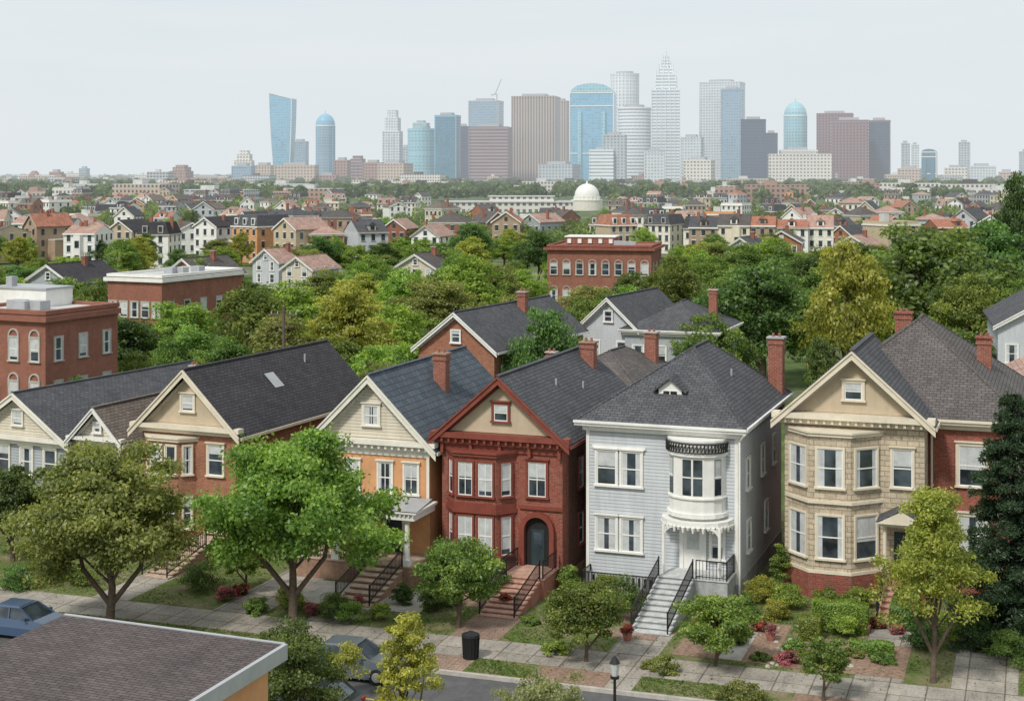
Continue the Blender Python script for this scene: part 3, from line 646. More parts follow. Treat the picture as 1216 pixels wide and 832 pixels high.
def mid(u,Y,vt,wpx,k,name='deciduous_tree'):
    h=max(3,wz(vt,Y)); cw=wpx*Y/F; s=cw/8.4; put(name,random.choice(LIB[k]),wx(u,Y),Y,(s,s*random.uniform(.9,1.1),h/10))
for a in [(905,150,303,150,'dark'),(1105,165,262,160,'dark'),(1180,190,262,110,'dark'),(1008,138,290,112,'yellow'),(1060,185,300,90,'green'),(650,116,360,92,'dark'),
  (560,300,262,50,'dark'),(640,290,270,55,'dark'),(380,300,278,45,'dark'),(138,135,368,125,'dark'),(215,160,358,100,'bright'),(225,140,388,90,'green'),
  (300,150,340,120,'green'),(345,170,337,110,'bright'),(415,140,337,115,'yellow'),(470,150,364,100,'bright'),(330,135,380,110,'olive'),(270,130,402,90,'green'),(400,128,402,100,'green'),
  (460,125,407,110,'bright'),(520,180,327,100,'olive'),(480,190,322,90,'bright'),(555,190,307,100,'bright'),(590,200,317,80,'olive'),(430,200,327,90,'yellow'),(390,220,322,70,'green'),
  (520,260,290,80,'green'),(760,210,322,80,'dark'),(800,200,307,80,'green'),(845,220,307,70,'green'),(700,200,337,70,'olive'),(745,170,342,70,'bright'),(800,160,357,80,'green'),
  (860,140,380,70,'dark'),(840,130,377,90,'green'),(100,240,320,70,'olive'),(75,200,332,80,'bright'),(20,230,315,80,'dark'),(115,190,334,60,'green'),
  (1200,230,262,90,'dark'),(1210,210,205,60,'dark'),(1040,230,300,80,'green'),(960,220,300,80,'dark'),(930,240,290,60,'green'),(1140,130,385,100,'dark'),(1150,150,330,90,'green'),
  (280,240,330,70,'green'),(250,190,352,70,'olive'),(195,125,407,60,'green'),(610,150,352,50,'dark'),(620,230,322,60,'bright'),(690,150,352,60,'green'),(1210,150,335,70,'green'),
  (90,110,447,80,'dark'),(300,112,432,80,'green'),(390,108,434,90,'green'),(355,115,424,80,'bright'),(450,112,424,70,'olive'),(480,108,420,50,'green'),(1150,105,425,60,'green'),(1080,230,275,60,'dark'),(1185,260,262,70,'green'),
  (945,180,345,80,'green'),(1055,140,375,60,'bright'),(975,130,400,45,'dark'),(870,180,322,70,'green'),(720,185,347,60,'green'),(610,170,347,50,'olive'),(160,120,422,60,'green'),(820,115,402,60,'dark'),(235,118,427,45,'green'),
  (880,250,290,70,'green'),(915,260,285,70,'bright'),(975,250,292,60,'green'),(1020,260,286,60,'dark'),(850,260,290,60,'olive'),(1030,210,312,80,'green'),(960,160,360,60,'green'),(1095,135,380,90,'green')]:
    mid(*a)
for i in range(270):
    Y=math.exp(random.uniform(math.log(190),math.log(700))); u=random.uniform(-30,1250)
    if 630<u<810 and Y<245: continue
    if 280<u<400 and Y<275: continue
    if 505<u<725 and Y>600: continue
    hh=random.uniform(4.6,8.6)*(1 if Y<450 else .9); s=random.uniform(.55,1.05)
    put('deciduous_tree',random.choice(LIB[random.choice(['green','green','dark','bright','olive','bright','yellow'])]),wx(u,Y),Y,(s,s,hh/10))
def far_trees(name,n,y0,y1,hr,leafn=170,ls=1.0,hole=False):
    Ys=np.exp(rng.uniform(math.log(y0),math.log(y1),n)); us=rng.uniform(-60,1276,n)
    if hole:
        k=(us>510)&(us<725)&(Ys>560); Ys[k]=Ys[k]*.0+rng.uniform(380,520,k.sum())
    X=(us-CX)/F*Ys
    hs=rng.uniform(hr[0],hr[1],n); ws=hs*rng.uniform(.8,1.3,n)
    idx=np.repeat(np.arange(n),leafn); m=len(idx); d=unit(rng.normal(size=(m,3))); d[:,2]=np.abs(d[:,2])*1.0-.15
    ph=rng.uniform(0,6.28,(n,2)); lum=1+.25*np.sin(3*np.arctan2(d[:,1],d[:,0])+ph[idx,0])*np.cos(4*d[:,2]+ph[idx,1])
    r=rng.uniform(.6,1,m)**.5*lum
    P=np.stack([X[idx]+d[:,0]*r*ws[idx]/2,Ys[idx]+d[:,1]*r*ws[idx]/2,hs[idx]*(.45+.55*d[:,2]*r)],1)
    Nn=unit(d+rng.normal(size=(m,3))*.4)
    sc=np.clip(Ys[idx]/600,.8,2.5)*ls
    V,Q,col=leaves(P,Nn,sc*rng.uniform(.6,1.3,m),np.clip(rng.uniform(.1,.8,n)[idx]+rng.normal(size=m)*.22,0,1),.7)
    link(bpy.data.objects.new(name,qmesh(name,V,Q,np.zeros(len(Q)),[LEAF['far']],col)))
far_trees('distant_trees',330,500,1000,(5,9),300,.5,True)
far_trees('distant_treeline',1000,1050,2250,(8,14),150,.9)
far_trees('horizon_treeline',900,2300,8000,(9,16),60,2.0)
# ------------------------------------------------------------ middle distance housing
walls=['cream','white','white','sidewhite','bricktan','brickorange','offwhite','sidecream','tan','offwhite','brickfar','white','sidegrey','orangewall']; roofs=['roofred','roofrose','roofgrey','roofwarm','roofgrey','roofrose','roofbrown','roofgrey','roofwarm','roofdark','roofrose']
def fwins(b,w,L,nf,ze,z0=.9):
    n=max(2,int(w/random.uniform(1.7,2.4))); m=max(2,int(L/2.8))
    for k in range(nf):
        zz=z0+k*(ze-.3)/nf
        for i in range(n):
            x=w*(i+.5)/n; b.box('window_glass',x-.42,x+.42,-.04,0,zz,zz+1.45); b.box('trim',x-.58,x+.58,-.1,-.001,zz+1.45,zz+1.6); b.box('trim',x-.58,x+.58,-.12,-.001,zz-.13,zz)
        for i in range(m):
            y=L*(i+.5)/m; b.box('window_glass',w,w+.04,y-.42,y+.42,zz,zz+1.45); b.box('trim',w+.001,w+.1,y-.55,y+.55,zz+1.45,zz+1.58)
def mid_house(x,y,w,L,ze,kind,wall,roof):
    th=random.choice([.1,.22,.3,.5,-.15,.7,-.4]) if kind!='terrace' else .2
    b=MB('row_house' if kind!='block' else 'apartment_block',(x,y,0),-th,walls=wall,roof=roof,trim=random.choice(['white','white','offwhite','conc']),flat='roofflat')
    zp=ze+random.uniform(1.6,3.0); b.box('walls',0,w,0,L,0,ze)
    if kind=='gable':
        b.prism('walls',[(0,ze),(w,ze),(w/2,zp)],.04,L-.04)
        b.prism('roof',[(-.3,ze-.2),(w/2,zp+.05),(w/2,zp+.25),(-.35,ze)],-.3,L+.3); b.prism('roof',[(w/2,zp+.05),(w+.3,ze-.2),(w+.35,ze),(w/2,zp+.25)],-.3,L+.3)
        b.prism('trim',[(-.35,ze-.35),(w/2,zp-.15),(w/2,zp+.2),(-.35,ze-.03)],-.36,-.303); b.prism('trim',[(w/2,zp-.15),(w+.35,ze-.35),(w+.35,ze-.03),(w/2,zp+.2)],-.36,-.303)
        b.box('window_glass',w/2-.4,w/2+.4,-.03,0,ze+.3,ze+1.3)
        if random.random()<.4: b.box('walls',w,w+3,L*.3,L*.8,0,ze*.6); b.box('flat',w,w+3.1,L*.3,L*.8,ze*.6,ze*.6+.2)
    elif kind=='hip':
        hip(b,0,w,0,L,ze,zp,.4,min(L,w)*.45,L-min(L,w)*.45)
    elif kind in('side','terrace'):
        a=[(-.1,-.3,ze),(w+.1,-.3,ze),(w+.1,L*.5,zp),(-.1,L*.5,zp),(-.1,L+.3,ze),(w+.1,L+.3,ze)]
        b.mesh('roof',a,[(0,1,2,3),(3,2,5,4)]); b.mesh('walls',[(0,0,ze),(0,L,ze),(0,L*.5,zp-.1),(w,0,ze),(w,L,ze),(w,L*.5,zp-.1)],[(0,1,2),(3,4,5)])
        b.box('trim',-.1,w+.1,-.4,-.3,ze-.3,ze+.02)
        for xx in ([w*.5] if w<8 else [w*.25,w*.7]):
            if random.random()<.75:
                g=random.random()<.5; b.box('trim' if g else 'walls',xx-.8,xx+.8,.5,3.5,ze+.05,ze+1.6); b.box('window_glass',xx-.45,xx+.45,.45,.5,ze+.5,ze+1.4)
                b.prism('roof',[(xx-1,ze+1.5),(xx+1,ze+1.5),(xx,ze+2.3)],.3,3.9)
        if random.random()<.5:
            xx=w*random.uniform(.2,.8); b.vprism('walls',[(xx-1.2,0),(xx-.7,-.9),(xx+.7,-.9),(xx+1.2,0)],0,ze-.4); b.box('window_glass',xx-.5,xx+.5,-.94,-.9,1,2.6); b.box('window_glass',xx-.5,xx+.5,-.94,-.9,4.2,5.8)
    elif kind=='mansard':
        b.loft('roof',[[(-.1,-.1,ze),(w+.1,-.1,ze),(w+.1,L+.1,ze),(-.1,L+.1,ze)],[(.9,.9,ze+2.6),(w-.9,.9,ze+2.6),(w-.9,L-.9,ze+2.6),(.9,L-.9,ze+2.6)]])
        b.box('trim',-.3,w+.3,-.3,L+.3,ze-.3,ze-.003); n=max(2,int(w/2.5)); zp=ze+2.6
        for i in range(n): xx=w*(i+.5)/n; b.box('trim',xx-.6,xx+.6,.0,1.2,ze+.3,ze+1.9); b.box('window_glass',xx-.4,xx+.4,-.04,0,ze+.5,ze+1.7)
    else:
        zp=ze+.8; b.box('trim',-.25,w+.25,-.3,L+.1,ze-.5,ze-.15); b.box('walls',0,w,0,.3,ze,ze+.7); b.box('walls',w-.3,w,.3,L,ze,ze+.7); b.box('walls',0,.3,.3,L,ze,ze+.7); b.box('flat',.3,w-.3,.3,L,ze,ze+.1)
        for _ in range(random.randint(1,3)): xx=random.uniform(.5,w-2.5); b.box('flat',xx,xx+random.uniform(1,2.2),L*.4,L*.6,ze+.1,ze+random.uniform(1.2,2.4))
    fwins(b,w,L,3 if ze>6.8 else 2,ze)
    for _ in range(random.choice([0,1,1,2])):
        xx=random.uniform(.5,w-.5); b.box('chimney',xx-.35,xx+.35,L*.4,L*.4+.6,ze+.3,zp+random.uniform(.6,1.3))
    b.build(True)
def row(Y0,u0,u1,slope,pskip,hr=(5.2,8.8),kinds=('gable','gable','gable','side','side','side','hip','hip','mansard','flat'),hole=False,pal=None,jit=.05):
    u=u0
    while u<u1:
        Y=(Y0-(u-CX)/F*Y0*slope)*(1+random.uniform(-jit,jit)); kind=random.choice(kinds)
        w=random.uniform(5,8) if kind in('gable','terrace') else random.uniform(6,10)
        if kind=='block': w=random.uniform(12,16)
        ze=random.uniform(*hr)+(1.5 if kind in('block',) else 0)
        if kind=='terrace': ze=hr[0]+random.choice([0,.5,1])
        if random.random()>pskip and not (hole and u+w*F/Y>508 and u<722):
            mid_house(wx(u,Y),Y,w,random.uniform(8,12),ze,kind,random.choice(pal or walls),random.choice(roofs) if kind!='terrace' else random.choice(['roofrose','roofgrey','roofred','roofwarm']))
        u+=(w*1.02+(0.6 if random.random()<.55 else random.uniform(2,9)) if kind!='terrace' else w+.02)*F/Y
row(325,-30,200,.25,.25,(6.5,9)); row(335,230,520,.25,.1,(7,9),('gable','side','hip','gable','side','mansard'),jit=.03)
row(375,-30,620,.2,.2,(6,9.5)); row(430,-30,640,.2,.25); row(500,-30,700,.2,.25); row(590,-30,600,.2,.3,hole=True); row(690,-30,600,.2,.35,hole=True)
row(395,725,815,.1,.0,(6.5,8),('flat','mansard','side'),pal=['cream','offwhite','tan'],jit=.01); row(365,818,968,.1,.0,(8,8.6),('terrace',),pal=['tan','cream','offwhite','white','brickorange','bricktan'],jit=.004); row(400,985,1240,.2,.1); row(460,700,1240,.2,.15); row(540,640,1240,.2,.25); row(640,720,1240,.2,.3); row(780,-30,1240,.2,.35,hole=True); row(930,-30,1240,.2,.4,hole=True)
FM=[m_facade('brick_block_facade',(.40,.24,.18),(.06,.07,.08),3.5,3.6,.5,.5),m_facade('pale_block_facade',(.66,.63,.57),(.12,.14,.16),3.2,3.5,.55,.5),m_facade('tan_block_facade',(.50,.39,.30),(.08,.09,.11),3.5,3.6,.5,.5),m_facade('grey_block_facade',(.50,.51,.52),(.10,.12,.15),4,3.8,.7,.5)]
for i,m in enumerate(FM): M['fm%d'%i]=m
for i in range(95):
    Y=random.choice([1100,1300,1500,1800,2050,2300,3000])*random.uniform(.93,1.07); u=random.uniform(-30,1240); w=random.uniform(14,55); L=random.uniform(14,30); h=random.uniform(6,13) if Y<1700 else random.uniform(8,22)
    if 520<u<710 and Y<1400: continue
    b=MB('low_rise_block',(wx(u,Y),Y,0),-random.uniform(-.2,.5),walls='fm%d'%random.choice([0,1,1,2,3,1]),roof=random.choice(['roofflat','roofflat','roofrose','roofwarm'])); b.box('walls',0,w,0,L,0,h); b.box('roof',.5,w-.5,.5,L-.5,h,h+.4)
    b.box('roof',w*.3,w*.5,L*.3,L*.6,h+.4,h+3.4); b.build(True)
b=MB('long_exhibition_hall',(wx(527,800),800,0),-.04,walls='fm1',roof='roofflat'); b.box('walls',0,68,0,20,0,5.2); b.box('roof',-.6,68.6,-.6,20.6,5.2,5.9); b.box('walls',24,58,3,18,5.9,8.2); b.box('roof',23.5,58.5,2.5,18.5,8.2,8.7); b.build(True)
b=MB('domed_hall',(wx(697,840),840,0),0,walls='offwhite',trim='white'); rr=6.9; b.cyl('walls',0,0,0,5.5,8.6,8.6,28); b.cyl('trim',0,0,5.5,6,8.9,8.9,28); b.cyl('walls',0,0,6,8,7.1,7.1,28)
for k in range(20): a=2*math.pi*k/20; b.beam('trim',(7.2*math.cos(a),7.2*math.sin(a),6),(7.2*math.cos(a),7.2*math.sin(a),8),.35)
b.loft('trim',[[(rr*math.cos(a)*math.cos(2*math.pi*i/28),rr*math.cos(a)*math.sin(2*math.pi*i/28),8+rr*math.sin(a)) for i in range(28)] for a in [k*math.pi/2/9 for k in range(9)]+[1.52]]); b.cyl('trim',0,0,14.8,16,.7,.4,8); b.build()
# ------------------------------------------------------------ skyline
def fm(key,*a,**k): M[key]=m_facade(key,*a,**k)
fm('f_blue',(.22,.42,.55),(.13,.36,.54),5,4.2,.85,.7,.2,.08); fm('f_bluegrey',(.26,.36,.44),(.15,.28,.40),4,4.5,.7,.6,.3,.1); fm('f_teal',(.36,.55,.60),(.16,.42,.52),5,5,.75,.7,.25,.1)
fm('f_darkblue',(.06,.15,.22),(.04,.20,.30),4,4.5,.8,.7,.25,.08); fm('f_navy',(.04,.06,.10),(.025,.055,.12),4,4.5,.8,.6,.3,.1)
fm('f_taupe',(.42,.35,.31),(.15,.12,.12),4.5,200,.45,1.0,.5,.2); fm('f_mauve',(.34,.24,.25),(.11,.08,.10),200,5,1.0,.5,.5,.2); fm('f_maroon',(.24,.14,.15),(.08,.05,.07),5,4.5,.5,.6,.4,.15)
fm('f_white',(.76,.78,.79),(.28,.34,.40),200,5,1.0,.45,.5,.15); fm('f_whitev',(.76,.78,.80),(.36,.42,.48),5,6,.5,.75,.5,.15); fm('f_grey',(.46,.49,.52),(.20,.26,.32),5,4.5,.6,.6,.4,.12); fm('f_lgrey',(.62,.65,.67),(.30,.36,.41),4.5,4.5,.6,.55,.4,.12)
fm('f_brown',(.36,.22,.18),(.09,.08,.09),5,4.5,.5,.5,.5,.2); fm('f_tan',(.52,.41,.33),(.14,.13,.13),5,4.5,.5,.5,.5,.2); fm('f_cream',(.70,.66,.60),(.2,.2,.2),5,5,.55,.5,.5,.2)
def circ(R,z,n=24,sx=1,sy=1): return [(R*sx*math.cos(2*math.pi*i/n),R*sy*math.sin(2*math.pi*i/n),z) for i in range(n)]
def tower(u0,u1,vt,Y,mat,kind='box',rot=None,name='office_tower',mat2=None,dr=.8):
    rot=random.uniform(.12,.4) if rot is None else rot
    W=(u1-u0)/F*Y; h=wz(vt,Y); w=W/(math.cos(rot)+dr*math.sin(abs(rot))) if kind not in('cyl','dome') else W
    b=MB(name,(wx((u0+u1)/2,Y),Y,0),-rot,walls=mat,crown=mat2 or mat,roof='metal',frame='white'); d=w*dr; a=w/2; e=d/2
    if kind=='box':
        b.box('walls',-a,a,-e,e,0,h); b.box('roof',-a*.6,a*.5,-e*.6,e*.6,h,h+4); b.box('crown',-a-.4,a+.4,-e-.4,e+.4,h-3,h-.5)
        for x in (-a,a): b.box('crown',x-.8,x+.8,-e-.8,-e+.6,0,h)
    elif kind=='cyl':
        b.loft('walls',[circ(a,0),circ(a,h-4)]); b.loft('crown',[circ(a*1.02,h-4),circ(a*1.02,h)]); b.loft('roof',[circ(a*.6,h),circ(a*.6,h+4)])
    elif kind=='dome':
        z0=h-a*1.2; b.loft('walls',[circ(a,0),circ(a,z0)]); b.loft('crown',[circ(a*math.cos(t),z0+a*1.2*math.sin(t)) for t in [k*math.pi/2/8 for k in range(8)]+[1.5]]); b.beam('roof',(0,0,h-1),(0,0,h+5),.8)
        for k in range(12): t=2*math.pi*k/12; b.beam('crown',(a*math.cos(t),a*math.sin(t),0),(a*math.cos(t),a*math.sin(t),z0),.9)
        b.loft('frame',[circ(a*1.03,z0-2),circ(a*1.03,z0)])
    elif kind=='arch':
        z0=h-a*.45; b.box('walls',-a,a,-e,e,0,z0)
        b.prism('crown',[(-a,z0)]+[(-a*math.cos(math.pi*k/16)*.98,z0+a*.45*math.sin(math.pi*k/16)) for k in range(17)]+[(a,z0)],-e*.98,e*.98)
        for x in (-a,a): b.box('frame',x-.7,x+.7,-e-.9,-e-.01,0,z0)
        for zz in (z0,z0*.86,z0*.35): b.box('frame',-a,a,-e-.8,-e-.02,zz-.8,zz+.8)
        for x in (-a*.55,a*.55): b.box('crown',x-3,x+3,-e-3,-e-.02,0,z0*.8)
    elif kind=='taper':
        rs=[]
        for k in range(9):
            t=k/8; s=.66+.34*math.sin(t*math.pi*.5); z=h*t
            rs.append([(-a*s-(t**2)*a*.1,-e*s,z*(1.0 if k<8 else 1.02)),(a*s,-e*s,z*(1 if k<8 else .955)),(a*s,e*s,z*(1 if k<8 else .955)),(-a*s-(t**2)*a*.1,e*s,z*(1 if k<8 else 1.02))])
        b.loft('walls',rs)
        for k in range(8): b.beam('frame',rs[k][0],rs[k+1][0],1.2); b.beam('frame',rs[k][1],rs[k+1][1],1.2)
        b.beam('frame',rs[8][0],rs[8][1],1.5)
    elif kind=='setback':
        b.box('walls',-a,a,-e,e,0,h*.72); b.box('walls',-a*.8,a*.8,-e*.8,e*.8,h*.72,h*.9); b.box('crown',-a*.55,a*.55,-e*.55,e*.55,h*.9,h); b.box('crown',-a*1.02,a*1.02,-e*1.03,-e,h*.7,h*.72)
        for x in (-a,-a*.3,a*.3,a): b.box('crown',x-.7,x+.7,-e-.8,-e,0,h*.72)
    elif kind=='spire':
        zs=wz(107,Y); b.box('walls',-a,a,-e,e,0,zs)
        for x in np.linspace(-a,a,7): b.box('crown',x-.6,x+.6,-e-.7,-e,0,zs)
        lv=[(1.0,zs),(.76,wz(96,Y)),(.7,wz(88,Y)),(.5,wz(81,Y)),(.34,wz(75,Y)),(.2,wz(69,Y))]; z=zs
        for i,(s,zz) in enumerate(lv[1:]):
            s0=s; b.box('walls',-a*s0,a*s0,-e*s0,e*s0,z,zz)
            for sx in (-1,-.33,.33,1):
                for sy in (-1,1): b.cyl('crown',sx*a*s0,sy*e*s0,z,zz+7,1.2,.1,5)
            z=zz
        b.cyl('crown',0,0,z,h,2.6,.15,8)
    b.build()
T=tower
T(322,351,113,2600,'f_blue','taper',.15,'glass_tower'); T(348,366,168,2700,'f_bluegrey','box'); T(375,398,135,2500,'f_bluegrey','dome',.1,mat2='f_blue'); T(455,478,131,2500,'f_lgrey','setback',.2)
T(484,518,153,2450,'f_teal','cyl',.1,'glass_tower'); T(491,510,146,2600,'f_teal','box'); T(517,547,137,2400,'f_darkblue','box',.25,'glass_tower',mat2='f_blue'); T(545,557,150,2550,'f_navy','box')
T(557,598,120,2700,'f_bluegrey','box',.2,mat2='f_grey'); T(558,608,151,2350,'f_mauve','box',.15); T(608,666,115,2450,'f_taupe','box',.2); T(655,677,120,2650,'f_taupe','box',.3)
T(676,733,100,2400,'f_blue','arch',.15,'glass_tower',mat2='f_teal'); T(725,759,88,2700,'f_whitev','cyl',.1); T(734,773,128,2300,'f_white','cyl',.1); T(716,745,160,2200,'f_grey','box',.2)
T(773,809,58,2450,'f_white','spire',.12,'spired_tower',mat2='f_whitev'); T(808,836,163,2300,'f_lgrey','box',.3); T(830,886,98,2500,'f_lgrey','box',.35,mat2='f_lgrey',dr=.7); T(856,884,106,2440,'f_bluegrey','box',.3)
T(879,911,142,2300,'f_navy','box',.2,'dark_glass_tower'); T(908,924,158,2450,'f_navy','box',.2,'dark_glass_tower'); T(931,958,121,2500,'f_teal','dome',.1,mat2='f_teal'); T(912,986,183,2250,'f_cream','box',.1,dr=.4); T(925,970,178,2300,'f_cream','box',.1)
T(968,1016,135,2500,'f_maroon','box',.25); T(985,1033,143,2350,'f_maroon','box',.2,mat2='f_mauve'); T(1030,1059,143,2400,'f_navy','box',.3,mat2='f_maroon'); T(1070,1080,170,2600,'f_grey','box'); T(1082,1091,172,2700,'f_lgrey','box')
T(1093,1114,177,2500,'f_darkblue','arch'); T(1138,1152,169,2700,'f_grey','box'); T(1065,1096,200,2300,'f_tan','box'); T(1120,1150,199,2400,'f_cream','box'); T(1150,1182,197,2500,'f_lgrey','box'); T(1185,1206,204,2500,'f_tan','box'); T(1211,1230,180,2600,'f_grey','box')
T(203,229,196,2300,'f_brown','setback'); T(225,275,211,2200,'f_brown','box',dr=.4); T(280,301,179,2500,'f_cream','setback',.1); T(277,302,197,2300,'f_bluegrey','box'); T(302,327,196,2450,'f_tan','box'); T(327,378,196,2300,'f_tan','box',.15,dr=.4)
T(398,416,190,2350,'f_brown','box'); T(414,436,185,2450,'f_mauve','setback'); T(432,456,193,2300,'f_brown','box'); T(450,490,194,2250,'f_tan','box'); T(476,492,175,2600,'f_grey','box'); T(378,402,208,2300,'f_brown','box'); T(60,75,204,2500,'f_brown','box'); T(35,47,203,2500,'f_brown','setback'); T(5,20,212,2300,'f_tan','box'); T(95,106,200,3000,'f_bluegrey','box')
T(640,690,195,2250,'f_grey','box'); T(700,735,178,2200,'f_white','box'); T(765,790,180,2200,'f_lgrey','box'); T(812,850,190,2200,'f_cream','box'); T(590,612,178,2600,'f_lgrey','box')
b=MB('tower_crane',(wx(590,2650),2650,0),0,mast='metal'); zt=wz(112,2650); b.beam('mast',(0,0,0),(0,0,zt),1.8); b.beam('mast',(-3,0,zt),(8,0,zt+26),1.4); b.beam('mast',(0,0,zt+1),(-10,0,zt-2),1.8); b.build()
# ------------------------------------------------------------ ground, road, yards (street frame)
SA=math.radians(19); cs,sn=math.cos(SA),math.sin(SA); OX,OY=0,67.9
def SD(s,d): return (OX+s*cs+d*sn, OY-s*sn+d*cs)
def toSD(x,y): rx,ry=x-OX,y-OY; return rx*cs-ry*sn, rx*sn+ry*cs
def flat(name,mat,s0,s1,d0,d1,z0,z1=None):
    b=MB(name,(OX,OY,0),-SA,surface=mat)
    if z1 is None: b.poly('surface',[(s0,d0,z0),(s1,d0,z0),(s1,d1,z0),(s0,d1,z0)])
    else: b.box('surface',s0,s1,d0,d1,z0,z1)
    return b.build(True)
me=bpy.data.meshes.new('ground'); me.from_pydata([(-15000,-200,-.15),(15000,-200,-.15),(15000,19000,-.15),(-15000,19000,-.15)],[],[(0,1,2,3)]); me.materials.append(M['ground']); link(bpy.data.objects.new('ground',me))
flat('road','asphalt',-140,140,-12.2,-4.7,-.146)
flat('road_centre_line','yellow',-140,140,-8.5,-8.38,-.142)
flat('kerb','conc',-140,140,-4.7,-4.5,-.2,.01)
flat('kerb','conc',-140,140,-12.4,-12.2,-.2,.01)
flat('lawn','grass',-140,140,-4.5,32,-.2,0)
flat('far_side_lawn','grass',-140,140,-40,-12.4,-.2,0)
flat('sidewalk','slab',-140,140,-2.6,0,.004)
flat('far_side_sidewalk','slab',-140,140,-16,-13.8,.004)
def housept(hx,hy,th,x,y): return toSD(hx+x*math.cos(th)+y*math.sin(th), hy-x*math.sin(th)+y*math.cos(th))
lfr=left_from_right
PATHS=[]
for ((hx,hy),xa,xb,yb,mat) in ((lfr(2.56,76.8,6.6,TH),4.2,6.5,-5.9,'paver'),(lfr(-4.3,79.2,6.64,TH),4.3,6.4,-6.3,'slab'),(lfr(11.1,74.6,7.75,TH),4.0,6.2,-6.7,'slab'),((13.8,76.7),4.9,6.9,-4.7,'slab')):
    s0,d0=housept(hx,hy,TH,xa,yb); s1,_=housept(hx,hy,TH,xb,yb); flat('front_path',mat,s0,s1,0.002,d0+.15,.008)
    flat('front_path',mat,s0,s1,-4.5,-2.602,.008); PATHS.append((s0,s1))
flat('front_garden_bed','mulch',7.2,11.5,.6,6.5,.012); flat('front_garden_bed','mulch',11.9,17.0,.5,5,.012); flat('garden_path','paver',3.2,6,2.2,3.2,.016)
flat('side_yard_path','slab',18.9,21.5,.003,14,.01); flat('front_garden_bed','mulch',-5,-1,4.6,7,.012); flat('front_garden_bed','mulch',1.5,4.2,4.2,7.2,.012)
flat('driveway','slab',-15.2,-12.6,.003,12,.01); flat('front_patio','conc',-12.59,-5.6,2.6,6.5,.014); flat('garden_path','conc',9.2,10.2,.7,5,.02)
flat('sidewalk_crossing','slab',-25,-22,-4.5,-2.602,.01); flat('front_path','slab',-22,-20,.003,10,.01); flat('verge_path','slab',-9.5,-6.5,-4.5,-2.602,.01); flat('verge_bed','mulch',2.2,5.5,-4.45,-2.65,.009); flat('verge_bed','mulch',13,17,-4.45,-2.65,.009)
n=70000; ss=rng.uniform(-38,26,n); dd=np.where(rng.random(n)<.3,rng.uniform(-4.4,-2.7,n),rng.uniform(.05,11,n))
keep=np.ones(n,bool)
for s0,s1 in PATHS: keep&=~((ss>s0-.1)&(ss<s1+.1))
for a,b_,c,d in ((7.1,11.6,.5,6.6),(11.8,17.1,.4,5.1),(18.8,21.6,0,14),(-5.1,-.9,4.5,7.1),(1.4,4.3,4.1,7.3),(-15.3,-12.5,0,12),(-12.7,-5.5,2.5,6.6),(-25,-22,-5,-2),(-22.1,-19.9,0,10),(-9.6,-6.4,-5,-2),(2.1,5.6,-5,-2),(12.9,17.1,-5,-2),(3,6,2.1,3.3)):
    keep&=~((ss>a)&(ss<b_)&(dd>c)&(dd<d))
pn=np.sin(ss*1.3+np.sin(dd*1.7)*1.5)+np.sin(dd*1.1+ss*.6); keep&=rng.random(n)<(.58+.36*pn)
ss=ss[keep];dd=dd[keep]; n=len(ss); P=np.stack([OX+ss*cs+dd*sn,OY-ss*sn+dd*cs,np.full(n,.03)],1)
V,Q,col=leaves(P,unit(rng.normal(size=(n,3))+np.array([0,0,.4])),rng.uniform(.04,.11,n),np.clip(rng.normal(.45,.25,n),0,1),.35)
V[:,2]=np.maximum(V[:,2],.0025); link(bpy.data.objects.new('grass_tufts',qmesh('grass_tufts',V,Q,np.zeros(len(Q)),[LEAF['grassblade']],col)))
n=3200; ss=rng.uniform(-38,26,n); dd=rng.uniform(-4.4,5,n); P=np.stack([OX+ss*cs+dd*sn,OY-ss*sn+dd*cs,np.full(n,.03)],1)
V,Q,col=leaves(P,unit(rng.normal(size=(n,3))*.3+np.array([0,0,1])),rng.uniform(.03,.07,n),rng.uniform(0,1,n),.5); V[:,2]=np.maximum(V[:,2],.022)
link(bpy.data.objects.new('fallen_leaves',qmesh('fallen_leaves',V,Q,np.zeros(len(Q)),[LEAF['olive']],col)))
def shrub(name,u,v,w,h,leafm,nl=5000,ls=.045,sy=1.):
    x,y=gnd(u,v); n=26; C,P,Nn,cc=crown_points(h,w,-.1,n,nl,(.14,.26),.15); P[:,2]=np.abs(P[:,2]); P[:,1]*=sy
    V,Q,col=leaves(P,Nn,rng.uniform(.6,1.3,nl)*ls,cc); o=put(name,qmesh(name,V,Q,np.zeros(len(Q)),[LEAF[leafm]],col),x,y,rz=-SA); return o
def hedge(u,v,L,w,h,leafm='green',nl=12000):
    x,y=gnd(u,v); P=rng.uniform(-.5,.5,(nl,3))*np.array([L,w,h]); ax=rng.integers(0,3,nl); sg=np.where(rng.random(nl)<.5,-.5,.5)
    dims=np.array([L,w,h]); k=rng.random(nl)<.8; P[k,ax[k]]=sg[k]*dims[ax[k]]*rng.uniform(.88,1.05,k.sum()); Nn=P/dims*2; P[:,2]+=h/2+.06*np.sin(P[:,0]*4); P[:,2]=np.maximum(P[:,2],.02)
    V,Q,col=leaves(P,unit(Nn+rng.normal(size=(nl,3))*.6),rng.uniform(.6,1.3,nl)*.05,rng.uniform(.1,.9,nl)); put('hedge',qmesh('hedge',V,Q,np.zeros(len(Q)),[LEAF[leafm]],col),x,y,rz=-SA)
